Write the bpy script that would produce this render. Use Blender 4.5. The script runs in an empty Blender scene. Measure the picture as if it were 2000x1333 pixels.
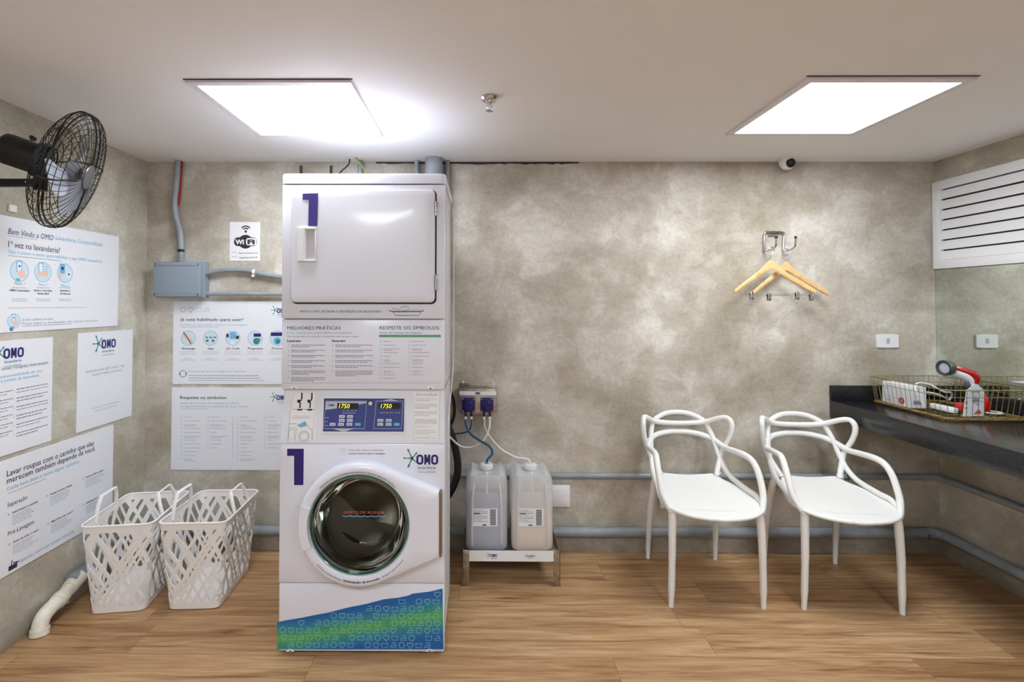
import bpy, bmesh, math, random
from mathutils import Vector, Matrix
PI = math.pi
sc = bpy.context.scene
COL = sc.collection

# ------------------------------------------------------------------ camera
F_PX, YAW, PITCH, ROLL, CX, CY = 987.46, 0.0062, 0.0178, 0.0014, 931.17, 576.19
CAM = Vector((0, 0, 1.45))
_f = Vector((-math.sin(YAW)*math.cos(PITCH), math.cos(YAW)*math.cos(PITCH), math.sin(PITCH)))
_r = Vector((math.cos(YAW), math.sin(YAW), 0)); _u = _r.cross(_f)
_r, _u = _r*math.cos(ROLL)+_u*math.sin(ROLL), -_r*math.sin(ROLL)+_u*math.cos(ROLL)
cam = bpy.data.objects.new('camera', bpy.data.cameras.new('camera')); COL.objects.link(cam)
cam.matrix_world = Matrix(((_r.x, _u.x, -_f.x, CAM.x), (_r.y, _u.y, -_f.y, CAM.y), (_r.z, _u.z, -_f.z, CAM.z), (0, 0, 0, 1)))
cam.data.sensor_width = 36; cam.data.lens = F_PX*36/2000
cam.data.shift_x = (1000-CX)/2000; cam.data.shift_y = -(666.5-CY)/2000
cam.data.clip_start = .05
sc.camera = cam
def at(px, py, ax, val):                      # where the sight line of a photo pixel meets a real plane
    d = _f + _r*((px-CX)/F_PX) - _u*((py-CY)/F_PX)
    return CAM + d*((val-CAM[ax])/d[ax])

# ------------------------------------------------------------------ world, exposure
w = bpy.data.worlds.new('world'); sc.world = w; w.use_nodes = True
w.node_tree.nodes['Background'].inputs[0].default_value = (.8, .85, 1, 1)
w.node_tree.nodes['Background'].inputs[1].default_value = .3
sc.view_settings.view_transform = 'Standard'; sc.view_settings.look = 'None'
sc.view_settings.gamma = 1; sc.view_settings.use_curve_mapping = False
sc.view_settings.exposure = 0.12
PANEL_POWER = 21.0        # emission of the ceiling light panels the photo shows
REAR_POWER = 34.0         # the same kind of panels further back in the room

YB, XL, XR, HC, YF = 2.9886, -1.981, 2.684, 2.2935, -1.9

# ------------------------------------------------------------------ materials
def lin(c):
    return tuple((v/255/12.92 if v/255 <= .04045 else ((v/255+.055)/1.055)**2.4) for v in c)
def mat(name, rgb, rough=.5, metal=0, spec=.5, coat=0, trans=0, ior=1.45, alpha=1, emit=None, es=0):
    m = bpy.data.materials.new(name); m.use_nodes = True
    b = m.node_tree.nodes['Principled BSDF']
    b.inputs['Base Color'].default_value = (*lin(rgb), 1)
    b.inputs['Roughness'].default_value = rough; b.inputs['Metallic'].default_value = metal
    b.inputs['Specular IOR Level'].default_value = spec; b.inputs['Coat Weight'].default_value = coat
    b.inputs['Coat Roughness'].default_value = .08
    b.inputs['Transmission Weight'].default_value = trans; b.inputs['IOR'].default_value = ior
    b.inputs['Alpha'].default_value = alpha
    if emit: b.inputs['Emission Color'].default_value = (*lin(emit), 1); b.inputs['Emission Strength'].default_value = es
    return m
def N(m, t, **k):
    n = m.node_tree.nodes.new(t)
    for a, v in k.items():
        if a.startswith('i_'):
            n.inputs[a[2:].replace('_', ' ')].default_value = v
        else: setattr(n, a, v)
    return n
def L(m, a, b): m.node_tree.links.new(a, b)
def ramp(m, stops):
    n = N(m, 'ShaderNodeValToRGB'); e = n.color_ramp.elements
    while len(e) < len(stops): e.new(.5)
    for el, (p, c) in zip(e, stops): el.position = p; el.color = (*lin(c), 1)
    return n
def mixc(m, fac, a, b, mode='MIX'):
    n = N(m, 'ShaderNodeMix', data_type='RGBA', blend_type=mode)
    for i, v in ((0, fac), (6, a), (7, b)):
        if hasattr(v, 'links'): L(m, v, n.inputs[i])
        else: n.inputs[i].default_value = v
    return n.outputs[2]
def bump(m, src, strength=.1, dist=.01):
    b = N(m, 'ShaderNodeBump'); b.inputs['Strength'].default_value = strength; b.inputs['Distance'].default_value = dist
    L(m, src, b.inputs['Height']); L(m, b.outputs[0], m.node_tree.nodes['Principled BSDF'].inputs['Normal'])

def cement(name, c0, c1, c2, rough=.42, seed=0):
    m = mat(name, c1, rough); P = m.node_tree.nodes['Principled BSDF']
    tc = N(m, 'ShaderNodeTexCoord'); mp = N(m, 'ShaderNodeMapping'); L(m, tc.outputs['Object'], mp.inputs[0])
    mp.inputs['Location'].default_value = (seed, seed*.7, seed*1.3)
    n1 = N(m, 'ShaderNodeTexNoise'); n1.inputs['Scale'].default_value = 1.7; n1.inputs['Detail'].default_value = 9
    n1.inputs['Roughness'].default_value = .55; n1.inputs['Distortion'].default_value = .2
    L(m, mp.outputs[0], n1.inputs['Vector'])
    r1 = ramp(m, [(.36, c0), (.5, c1), (.62, c2)]); L(m, n1.outputs[0], r1.inputs[0])
    mp2 = N(m, 'ShaderNodeMapping'); mp2.inputs['Rotation'].default_value = (.5, .7, .6); mp2.inputs['Scale'].default_value = (1, 1, 2.2)
    L(m, tc.outputs['Object'], mp2.inputs[0])
    n2 = N(m, 'ShaderNodeTexNoise'); n2.inputs['Scale'].default_value = 7; n2.inputs['Detail'].default_value = 8; n2.inputs['Roughness'].default_value = .7
    n2.inputs['Distortion'].default_value = .3; L(m, mp2.outputs[0], n2.inputs['Vector'])
    r2 = ramp(m, [(.3, (232, 229, 222)), (.5, (244, 243, 240)), (.7, (255, 255, 255))]); L(m, n2.outputs[0], r2.inputs[0])
    n3 = N(m, 'ShaderNodeTexNoise'); n3.inputs['Scale'].default_value = 60; n3.inputs['Detail'].default_value = 4; L(m, tc.outputs['Object'], n3.inputs['Vector'])
    r3 = ramp(m, [(.3, (236, 235, 232)), (.7, (255, 255, 255))]); L(m, n3.outputs[0], r3.inputs[0])
    c = mixc(m, 1.0, r1.outputs[0], r2.outputs[0], 'MULTIPLY'); c = mixc(m, 1.0, c, r3.outputs[0], 'MULTIPLY')
    n4 = N(m, 'ShaderNodeTexNoise'); n4.inputs['Scale'].default_value = 3.4; n4.inputs['Detail'].default_value = 10; n4.inputs['Roughness'].default_value = .58; n4.inputs['Distortion'].default_value = .35
    mp4 = N(m, 'ShaderNodeMapping'); mp4.inputs['Location'].default_value = (3.1+seed, 1.7, .4); L(m, tc.outputs['Object'], mp4.inputs[0]); L(m, mp4.outputs[0], n4.inputs['Vector'])
    r4 = ramp(m, [(.42, (232, 229, 222)), (.5, (240, 238, 234)), (.55, (255, 255, 255))]); L(m, n4.outputs[0], r4.inputs[0])
    c = mixc(m, 1.0, c, r4.outputs[0], 'MULTIPLY')
    L(m, c, P.inputs['Base Color'])
    rr = N(m, 'ShaderNodeMapRange'); rr.inputs[3].default_value = rough-.08; rr.inputs[4].default_value = rough+.15
    L(m, n1.outputs[0], rr.inputs[0]); L(m, rr.outputs[0], P.inputs['Roughness'])
    bump(m, n2.outputs[0], .04, .003)
    return m
M_cem = cement('burnished_cement', (193, 187, 177), (213, 208, 201), (236, 233, 231))
M_cemR = cement('burnished_cement_side', (192, 187, 175), (208, 204, 195), (228, 225, 219), seed=5)
M_base = cement('cement_skirting', (172, 165, 157), (186, 180, 172), (200, 195, 188), .5, 9)

M_wallf = mat('white_painted_wall', (238, 238, 240), .6)
def wood_floor():
    m = mat('oak_vinyl_planks', (180, 140, 95), .38); P = m.node_tree.nodes['Principled BSDF']
    tc = N(m, 'ShaderNodeTexCoord'); sx = N(m, 'ShaderNodeSeparateXYZ'); L(m, tc.outputs['Object'], sx.inputs[0])
    def ma(op, a, b=None, c=None):
        n = N(m, 'ShaderNodeMath', operation=op)
        for i, v in enumerate((a, b, c)):
            if v is None: continue
            if hasattr(v, 'links'): L(m, v, n.inputs[i])
            else: n.inputs[i].default_value = v
        return n.outputs[0]
    yy = ma('DIVIDE', ma('ADD', sx.outputs[1], -2.296), .19); row = ma('FLOOR', yy)
    wn = N(m, 'ShaderNodeTexWhiteNoise', noise_dimensions='1D'); L(m, row, wn.inputs['W'])
    xx = ma('ADD', ma('DIVIDE', sx.outputs[0], 1.22), ma('MULTIPLY', wn.outputs[0], 7.3)); colm = ma('FLOOR', xx)
    cb = N(m, 'ShaderNodeCombineXYZ'); L(m, row, cb.inputs[0]); L(m, colm, cb.inputs[1])
    w2 = N(m, 'ShaderNodeTexWhiteNoise', noise_dimensions='3D'); L(m, cb.outputs[0], w2.inputs['Vector'])
    r1 = ramp(m, [(0, (182, 146, 108)), (.5, (203, 167, 126)), (1, (220, 187, 146))]); L(m, w2.outputs[0], r1.inputs[0])
    # grain
    off = ma('MULTIPLY', w2.outputs[0], 13.0)
    v = N(m, 'ShaderNodeCombineXYZ'); L(m, ma('ADD', ma('MULTIPLY', sx.outputs[0], 1.1), off), v.inputs[0])
    L(m, ma('MULTIPLY', sx.outputs[1], 17.0), v.inputs[1]); L(m, off, v.inputs[2])
    g = N(m, 'ShaderNodeTexNoise'); g.inputs['Scale'].default_value = 1.5; g.inputs['Detail'].default_value = 8; g.inputs['Roughness'].default_value = .62
    g.inputs['Distortion'].default_value = 1.1; L(m, v.outputs[0], g.inputs['Vector'])
    r2 = ramp(m, [(.28, (160, 134, 114)), (.43, (216, 202, 190)), (.6, (246, 243, 240)), (.8, (255, 255, 255))]); L(m, g.outputs[0], r2.inputs[0])
    v2 = N(m, 'ShaderNodeCombineXYZ'); L(m, ma('MULTIPLY', sx.outputs[0], 5.0), v2.inputs[0]); L(m, ma('MULTIPLY', sx.outputs[1], 150.0), v2.inputs[1])
    g2 = N(m, 'ShaderNodeTexNoise'); g2.inputs['Scale'].default_value = 1; g2.inputs['Detail'].default_value = 5; L(m, v2.outputs[0], g2.inputs['Vector'])
    r3 = ramp(m, [(.3, (222, 215, 208)), (.6, (255, 255, 255))]); L(m, g2.outputs[0], r3.inputs[0])
    c = mixc(m, 1.0, r1.outputs[0], r2.outputs[0], 'MULTIPLY'); c = mixc(m, 1.0, c, r3.outputs[0], 'MULTIPLY')
    fy = ma('FRACT', yy); fx = ma('FRACT', xx)
    e = ma('MAXIMUM', ma('GREATER_THAN', ma('ABSOLUTE', ma('SUBTRACT', fy, .5)), .494), ma('GREATER_THAN', ma('ABSOLUTE', ma('SUBTRACT', fx, .5)), .4988))
    c = mixc(m, ma('MULTIPLY', e, .45), c, (*lin((90, 62, 40)), 1))
    L(m, c, P.inputs['Base Color']); bump(m, g2.outputs[0], .05, .002)
    return m
M_floor = wood_floor()
M_ceil = mat('ceiling_paint', (242, 241, 243), .6)
def speckle(name, c0, c1, rough, scale, lo=.35, hi=.7):
    m = mat(name, c0, rough); P = m.node_tree.nodes['Principled BSDF']; tc = N(m, 'ShaderNodeTexCoord')
    n = N(m, 'ShaderNodeTexNoise'); n.inputs['Scale'].default_value = scale; n.inputs['Detail'].default_value = 5; L(m, tc.outputs['Object'], n.inputs['Vector'])
    r = ramp(m, [(lo, c0), (hi, c1)]); L(m, n.outputs[0], r.inputs[0]); L(m, r.outputs[0], P.inputs['Base Color']); return m
M_granite = speckle('dark_granite', (22, 22, 25), (50, 50, 54), .2, 260)
M_white = mat('white_enamel', (224, 226, 240), .25, coat=.25)
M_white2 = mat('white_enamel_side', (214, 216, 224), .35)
M_plast = mat('white_plastic', (234, 235, 240), .38)
M_chair = mat('white_chair_plastic', (238, 238, 238), .45)
M_bask = mat('white_basket_plastic', (243, 240, 240), .45)
M_grey = mat('gap_shade_and_part_grey', (52, 48, 50), .6)  # dark grey of straps and screws, also painted as shade in gaps
M_black = mat('black_plastic', (18, 18, 20), .35)
M_blackm = mat('black_wire', (15, 15, 17), .4)
M_chrome = mat('chrome', (200, 200, 205), .14, metal=1)
M_steel = speckle('brushed_steel', (150, 142, 134), (190, 183, 175), .32, 40)
M_steel.node_tree.nodes['Principled BSDF'].inputs['Metallic'].default_value = 1
M_pipe = speckle('grey_pvc', (138, 147, 155), (156, 163, 170), .32, 12)
M_box = mat('grey_blue_box', (140, 154, 166), .45)
M_cream = speckle('cream_pvc', (226, 218, 202), (240, 236, 226), .4, 20)
M_dirt = mat('glue_stain', (150, 128, 104), .8)
M_blackp = mat('black_rubber', (20, 20, 20), .5)
M_paper = mat('poster_paper', (232, 235, 243), .45)
M_ink = mat('dark_ink', (52, 45, 72), .6)
M_navy = mat('navy_ink', (40, 34, 112), .5)
M_num = mat('violet_blue_vinyl', (62, 48, 128), .4)
M_num2 = mat('deep_blue_vinyl', (44, 30, 110), .4)
M_sky = mat('light_blue_ink', (112, 178, 216), .6)
M_teal = mat('teal_ink', (58, 130, 160), .6)
M_green = mat('green_ink', (70, 150, 110), .6)
M_lgrey = mat('grey_ink', (150, 148, 166), .6)
M_mgrey = mat('mid_grey_ink', (108, 104, 128), .6)
M_skin = mat('peach_ink', (240, 196, 178), .6)
M_pale = mat('pale_blue_ink', (205, 226, 240), .6)
M_redink = mat('red_ink', (214, 84, 66), .5)
M_panel = mat('blue_keypad', (54, 66, 132), .4)
M_key = mat('pale_key', (200, 208, 226), .5)
M_keyb = mat('bright_blue_key', (84, 176, 222), .5)
M_silver = mat('silver_print', (186, 188, 198), .45)
M_disp = mat('display_window', (26, 26, 14), .15)
M_led = mat('yellow_digits', (210, 200, 60), .5, emit=(225, 215, 70), es=1.1)
M_red = mat('red_plastic', (190, 22, 24), .2, coat=.4)
M_dgrey = mat('dark_grey_plastic', (70, 76, 84), .35)
M_gold = mat('gold_wire', (176, 160, 112), .35, metal=.8)
M_straw = mat('gold_rope', (140, 112, 66), .55, metal=.4)
M_woodh = speckle('pale_hanger_wood', (216, 172, 112), (236, 204, 152), .4, 18)
M_blade = mat('silver_fan_blade', (176, 182, 196), .3, metal=.2)
M_mirror = mat('mirror_glass', (225, 232, 226), .01, metal=1)
M_frameL = mat('lamp_frame', (232, 226, 236), .4)
M_dial = mat('dark_blue_pump_head', (22, 18, 100), .35)
M_bluetube = mat('blue_tube', (24, 84, 118), .3)
M_whitetube = mat('clear_white_tube', (226, 222, 224), .3)
M_yellow = mat('yellow_wire', (200, 180, 50), .5)
M_redwire = mat('red_wire', (170, 24, 34), .5)
M_drum = mat('drum_steel', (176, 166, 158), .38, metal=.85)
M_lamp = mat('lamp_diffuser', (255, 255, 255), .5, emit=(248, 253, 255), es=PANEL_POWER)
M_lampR = mat('lamp_diffuser_rear', (255, 255, 255), .5, emit=(240, 250, 255), es=REAR_POWER)
M_bluel = mat('blue_liquid', (52, 72, 140), .4)
M_creaml = mat('cream_liquid', (244, 206, 168), .4)
M_tint = mat('green_glass_edge', (58, 112, 98), .15, coat=.5)

def see_through(name, rgb, tr, rough=.3):
    m = bpy.data.materials.new(name); m.use_nodes = True; nt = m.node_tree
    b = nt.nodes['Principled BSDF']; b.inputs['Base Color'].default_value = (*lin(rgb), 1); b.inputs['Roughness'].default_value = rough
    t = N(m, 'ShaderNodeBsdfTransparent'); x = N(m, 'ShaderNodeMixShader'); x.inputs[0].default_value = tr
    L(m, b.outputs[0], x.inputs[1]); L(m, t.outputs[0], x.inputs[2]); L(m, x.outputs[0], nt.nodes['Material Output'].inputs[0]); return m
M_jug = see_through('milky_plastic', (238, 240, 244), .5, .3)
M_bowl = mat('door_glass', (176, 180, 176), .02, trans=1.0, ior=1.16)

def kick_print():
    m = mat('blue_green_print', (40, 120, 180), .35, coat=.2); P = m.node_tree.nodes['Principled BSDF']
    tc = N(m, 'ShaderNodeTexCoord'); sx = N(m, 'ShaderNodeSeparateXYZ'); L(m, tc.outputs['Object'], sx.inputs[0])
    # green glows of the printed artwork: a band that climbs to the right, then turns blue again
    def ma(op, a, b=None):
        n = N(m, 'ShaderNodeMath', operation=op)
        for i, v in enumerate((a, b)):
            if v is None: continue
            if hasattr(v, 'links'): L(m, v, n.inputs[i])
            else: n.inputs[i].default_value = v
        return n.outputs[0]
    X, Z = sx.outputs[0], sx.outputs[2]
    n = N(m, 'ShaderNodeTexNoise'); n.inputs['Scale'].default_value = 5; L(m, tc.outputs['Object'], n.inputs['Vector'])
    d = ma('SUBTRACT', Z, ma('ADD', ma('MULTIPLY', ma('ADD', X, .83), .16), .055))
    d = ma('ADD', d, ma('MULTIPLY', ma('SUBTRACT', n.outputs[0], .5), .05))
    g = ma('SUBTRACT', 1.0, ma('MULTIPLY', ma('ABSOLUTE', d), 13.0))
    g = ma('MAXIMUM', g, 0.0)
    r = ramp(m, [(0, (20, 96, 172)), (.35, (36, 128, 168)), (.7, (62, 152, 128)), (1, (88, 172, 92))]); L(m, g, r.inputs[0])
    L(m, r.outputs[0], P.inputs['Base Color']); return m
M_kick = kick_print()

# ------------------------------------------------------------------ mesh builder
class MB:
    def __init__(s): s.v = []; s.f = []; s.m = []; s.mats = []
    def mi(s, m):
        if m not in s.mats: s.mats.append(m)
        return s.mats.index(m)
    def add(s, vs, fs, m):
        o = len(s.v); k = s.mi(m); s.v.extend([tuple(v) for v in vs])
        for f in fs: s.f.append([i+o for i in f]); s.m.append(k)
        return s
    def box(s, x0, x1, y0, y1, z0, z1, m, bev=0, seg=2, T=None):
        bm = bmesh.new(); bmesh.ops.create_cube(bm, size=1)
        for v in bm.verts:
            v.co = Vector(((x0+x1)/2+v.co.x*(x1-x0), (y0+y1)/2+v.co.y*(y1-y0), (z0+z1)/2+v.co.z*(z1-z0)))
        if bev: bmesh.ops.bevel(bm, geom=bm.edges[:], offset=bev, segments=seg, profile=.5, affect='EDGES', clamp_overlap=True)
        return s.bm(bm, m, T)
    def bm(s, bm, m, T=None):
        bm.verts.index_update()
        vs = [(T @ v.co if T else v.co.copy()) for v in bm.verts]; fs = [[v.index for v in f.verts] for f in bm.faces]
        bm.free(); return s.add(vs, fs, m)
    def tube(s, pts, r, m, n=8, closed=False, cap=True, sq=None):
        pts = [Vector(p) for p in pts]; k = len(pts)
        rs = r if isinstance(r, (list, tuple)) else [r]*k
        tg = []
        for i in range(k):
            a = pts[(i-1) % k] if (closed or i > 0) else pts[i]; b = pts[(i+1) % k] if (closed or i < k-1) else pts[i]
            t = (b-a); tg.append(t.normalized() if t.length > 1e-9 else Vector((0, 0, 1)))
        up = Vector((0, 0, 1)) if abs(tg[0].z) < .9 else Vector((1, 0, 0))
        nrm = (up-tg[0]*up.dot(tg[0])).normalized(); vs = []; fs = []
        for i in range(k):
            if i:
                nrm = nrm-tg[i]*nrm.dot(tg[i]); nrm.normalize()
            bn = tg[i].cross(nrm)
            for j in range(n):
                a = 2*PI*j/n; ca, sa = math.cos(a), math.sin(a)
                if sq: ca *= sq[0]; sa *= sq[1]
                vs.append(pts[i]+(nrm*ca+bn*sa)*rs[i])
        for i in range(k if closed else k-1):
            for j in range(n):
                a = i*n+j; b = i*n+(j+1) % n; c = ((i+1) % k)*n+(j+1) % n; d = ((i+1) % k)*n+j
                fs.append([a, b, c, d])
        if cap and not closed: fs.append(list(range(n))[::-1]); fs.append([(k-1)*n+j for j in range(n)])
        return s.add(vs, fs, m)
    def lathe(s, prof, m, n=32, T=None, a0=0, a1=2*PI):
        full = abs(a1-a0-2*PI) < 1e-6; k = n if full else n+1; vs = []; fs = []
        for (r, z) in prof:
            for j in range(k):
                a = a0+(a1-a0)*j/n; p = Vector((r*math.cos(a), r*math.sin(a), z)); vs.append(T @ p if T else p)
        for i in range(len(prof)-1):
            for j in range(n):
                j2 = (j+1) % k if full else j+1
                fs.append([i*k+j, i*k+j2, (i+1)*k+j2, (i+1)*k+j])
        return s.add(vs, fs, m)
    def prism(s, outline, T, d, m):               # outline 2D (u,v) extruded by d along local z of T
        k = len(outline); vs = [T @ Vector((u, v, 0)) for u, v in outline]+[T @ Vector((u, v, d)) for u, v in outline]
        fs = [list(range(k))[::-1], [k+i for i in range(k)]]+[[i, (i+1) % k, k+(i+1) % k, k+i] for i in range(k)]
        return s.add(vs, fs, m)
    def build(s, name, parent=None, loc=None, flat=False, ang=35):
        me = bpy.data.meshes.new(name); me.from_pydata(s.v, [], s.f)
        for m in s.mats: me.materials.append(m)
        me.polygons.foreach_set('material_index', s.m); me.update()
        if not flat:
            me.shade_smooth(); me.set_sharp_from_angle(angle=math.radians(ang))
        o = bpy.data.objects.new(name, me); COL.objects.link(o)
        if loc: o.location = loc
        if parent: o.parent = parent
        return o
def recalc(o):
    bm = bmesh.new(); bm.from_mesh(o.data); bmesh.ops.recalc_face_normals(bm, faces=bm.faces); bm.to_mesh(o.data); bm.free(); return o
def tag(o, label=None, cat=None, group=None, kind=None):
    for k, v in (('label', label), ('category', cat), ('group', group), ('kind', kind)):
        if v: o[k] = v
    return o
def thing(name, label, cat, loc=(0, 0, 0), rz=0, group=None):
    o = bpy.data.objects.new(name, None); COL.objects.link(o); o.location = loc; o.rotation_euler = (0, 0, rz); o.empty_display_size = .1
    return tag(o, label, cat, group)
def copy_tree(o, parent=None):
    c = o.copy(); COL.objects.link(c)
    if parent: c.parent = parent
    for ch in [x for x in o.children]: copy_tree(ch, c)
    return c
def smooth(pts, sub=8, closed=False):             # Catmull-Rom through the points (Vectors of any length)
    P = [tuple(p) for p in pts]; k = len(P); out = []
    rng = range(k if closed else k-1)
    for i in rng:
        g = lambda j: P[j % k] if closed else P[max(0, min(k-1, j))]
        a, b, c, d = g(i-1), g(i), g(i+1), g(i+2)
        for q in range(sub):
            t = q/sub
            out.append(tuple(.5*((2*b[n])+(-a[n]+c[n])*t+(2*a[n]-5*b[n]+4*c[n]-d[n])*t*t+(-a[n]+3*b[n]-3*c[n]+d[n])*t**3) for n in range(len(b))))
    if not closed: out.append(P[-1])
    return out
def rrect(w, h, r, n=5, cx=0, cy=0):
    o = []
    for (sx, sy, a) in ((1, 1, 0), (-1, 1, PI/2), (-1, -1, PI), (1, -1, 3*PI/2)):
        for i in range(n+1):
            t = a+PI/2*i/n; o.append((cx+sx*(w/2-r)+r*math.cos(t), cy+sy*(h/2-r)+r*math.sin(t)))
    return o

# ------------------------------------------------------------------ printing on flat frames
_tc = {}
def glyphs(txt, bold=0, shear=0):
    key = (txt, bold, shear)
    if key in _tc: return _tc[key]
    cu = bpy.data.curves.new('t', 'FONT'); cu.body = txt; cu.size = 1; cu.offset = bold; cu.shear = shear; cu.resolution_u = 2; cu.fill_mode = 'FRONT'
    o = bpy.data.objects.new('t', cu); COL.objects.link(o)
    dg = bpy.context.evaluated_depsgraph_get(); me = bpy.data.meshes.new_from_object(o.evaluated_get(dg))
    r = ([v.co.copy() for v in me.vertices], [list(p.vertices) for p in me.polygons])
    bpy.data.objects.remove(o); bpy.data.curves.remove(cu); bpy.data.meshes.remove(me)
    _tc[key] = r; return r
class Frame:                                      # a flat printed face: u to the right, v up, n towards the reader
    def __init__(s, mb, axis, val, u, n, off=.0008, org=(0, 0, 0), vv=(0, 0, 1)):
        s.mb, s.axis, s.val, s.uu, s.n, s.off = mb, axis, val, Vector(u), Vector(n), off
        s.vv = Vector(vv); s.org = Vector(org); s.org[axis] = val
    def px(s, x, y):
        p = at(x, y, s.axis, s.val); d = p-s.org; return (d.dot(s.uu), d.z/s.vv.z if s.vv.z else d.dot(s.vv))
    def P(s, u, v, h=0): return s.org+s.uu*u+s.vv*v+s.n*(s.off+h)
    def poly(s, pts, m, h=0): s.mb.add([s.P(u, v, h) for u, v in pts], [list(range(len(pts)))], m)
    def rect(s, u0, v0, u1, v1, m, h=0): s.poly([(u0, v0), (u1, v0), (u1, v1), (u0, v1)], m, h)
    def line(s, pts, wd, m, closed=False, h=0):
        k = len(pts); vs = []; fs = []
        for i in range(k):
            a = pts[(i-1) % k] if closed or i else pts[i]; b = pts[(i+1) % k] if closed or i < k-1 else pts[i]
            dx, dy = b[0]-a[0], b[1]-a[1]; l = math.hypot(dx, dy) or 1; nx, ny = -dy/l*wd/2, dx/l*wd/2
            vs += [s.P(pts[i][0]-nx, pts[i][1]-ny, h), s.P(pts[i][0]+nx, pts[i][1]+ny, h)]
        for i in range(k if closed else k-1):
            j = (i+1) % k; fs.append([2*i, 2*j, 2*j+1, 2*i+1])
        s.mb.add(vs, fs, m)
    def text(s, txt, u, v, cap, m, width=None, bold=0, shear=0, align='L', h=.0002, bend=None):
        vs, fs = glyphs(txt, bold, shear)
        if not vs: return
        x0 = min(p.x for p in vs); x1 = max(p.x for p in vs); sy = cap/.72; sx = width/(x1-x0) if width else sy
        W = (x1-x0)*sx; o = {'L': 0, 'C': -W/2, 'R': -W}[align]
        if bend:                                  # (cu, cv, radius, centre angle, inward)
            cu_, cv_, R, a, top = bend; out = []
            for p in vs:
                q = (p.x-x0)*sx-W/2; rr = R+(p.y*sy if top else -p.y*sy); t = a-q/R if top else a+q/R
                out.append(s.P(cu_+rr*math.cos(t), cv_+rr*math.sin(t), h))
            s.mb.add(out, fs, m)
        else: s.mb.add([s.P(u+o+(p.x-x0)*sx, v+p.y*sy, h) for p in vs], fs, m)
    def tpx(s, txt, a, b, cap, m, bold=0, shear=0, h=.0002):   # baseline from photo pixel a to pixel x of b
        u0, v0 = s.px(*a); u1, v1 = s.px(*b); s.text(txt, u0, v0, cap, m, width=abs(u1-u0), bold=bold, shear=shear, h=h)
    def words(s, u, v, width, hgt, m, rnd):       # a line of print too small to read
        x = 0
        while x < width:
            l = min(rnd.uniform(1.2, 4.2)*hgt, width-x)
            if l > hgt*.5: s.rect(u+x, v, u+x+l, v+hgt*.62, m)
            x += l+hgt*.55
    def ring(s, cu, cv, r, wd, m, n=24, h=0): s.line([(cu+r*math.cos(2*PI*i/n), cv+r*math.sin(2*PI*i/n)) for i in range(n)], wd, m, True, h)
    def disc(s, cu, cv, r, m, n=24, h=0, ry=None): s.poly([(cu+r*math.cos(2*PI*i/n), cv+(ry or r)*math.sin(2*PI*i/n)) for i in range(n)], m, h)
    def heart(s, cu, cv, r, wd, m, h=0):
        p = []
        for i in range(20):
            t = 2*PI*i/20; p.append((cu+r*math.sin(t)**3, cv+r*(13*math.cos(t)-5*math.cos(2*t)-2*math.cos(3*t)-math.cos(4*t))/15))
        s.line(p, wd, m, True, h)
    def basin(s, cu, cv, r, wd, m, h=0):
        s.line([(cu-r, cv+r*.7), (cu-r*.9, cv-r*.75), (cu+r*.9, cv-r*.75), (cu+r, cv+r*.7)], wd, m, False, h)
        s.line([(cu-r, cv+r*.6)]+[(cu-r+2*r*i/8, cv+r*.6-(.18*r if i % 2 else 0)) for i in range(9)], wd*.8, m, False, h)
    def iron(s, cu, cv, r, wd, m, h=0):
        s.line([(cu-r*.5, cv+r*.75), (cu+r*.6, cv+r*.75), (cu+r*.8, cv+r*.1), (cu+r, cv-r*.7), (cu-r*1.1, cv-r*.7), (cu-r*.6, cv-r*.05), (cu+r*.75, cv+r*.05)], wd, m, False, h)
    def splash_logo(s, u, v, hgt, sub=True, subm=None):   # "OMO" word mark, left end at u, baseline v, letter height hgt
        H_ = hgt
        for k in (0, 1.48):                       # the two narrow heavy Os
            cu_, cv_ = u+(k+.36)*H_, v+.5*H_
            s.line(rrect(.50*H_, .80*H_, .22*H_, 5, cu_, cv_), .21*H_, M_navy, True, .0002)
        x = u+.80*H_
        for a in (x, x+.42*H_): s.rect(a, v, a+.19*H_, v+H_, M_navy, .0002)
        s.poly([(x+.02*H_, v+H_), (x+.20*H_, v+.22*H_), (x+.41*H_, v+.22*H_), (x+.22*H_, v+H_)], M_navy, .0003)
        s.poly([(x+.59*H_, v+H_), (x+.39*H_, v+H_), (x+.20*H_, v+.22*H_), (x+.41*H_, v+.22*H_)], M_navy, .0004)
        cu, cv = u-hgt*.42, v+hgt*.62
        for ang, l, m, rr in ((115, .85, M_green, .13), (178, .72, M_green, .11), (246, .8, M_teal, .14), (50, .62, M_teal, .11), (318, .7, M_green, .0)):
            a = math.radians(ang); e = (cu+math.cos(a)*l*hgt, cv+math.sin(a)*l*hgt)
            nx, ny = -math.sin(a)*.035*hgt, math.cos(a)*.035*hgt
            s.poly([(cu-nx*2.4, cv-ny*2.4), (e[0]-nx, e[1]-ny), (e[0]+nx, e[1]+ny), (cu+nx*2.4, cv+ny*2.4)], m)
            if rr:
                q = []
                for i in range(10):
                    t = 2*PI*i/10; du, dv = rr*1.7*hgt*math.cos(t), rr*.75*hgt*math.sin(t)
                    q.append((e[0]+du*math.cos(a)-dv*math.sin(a), e[1]+du*math.sin(a)+dv*math.cos(a)))
                s.poly(q, m, .0001)
        if sub:
            s.text('lavanderia', u+hgt*.15, v-hgt*.42, hgt*.27, M_teal, width=hgt*1.8, bold=.01)
            s.text('compartilhada', u+hgt*.15, v-hgt*.8, hgt*.19, subm or M_lgrey, width=hgt*1.8)

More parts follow.
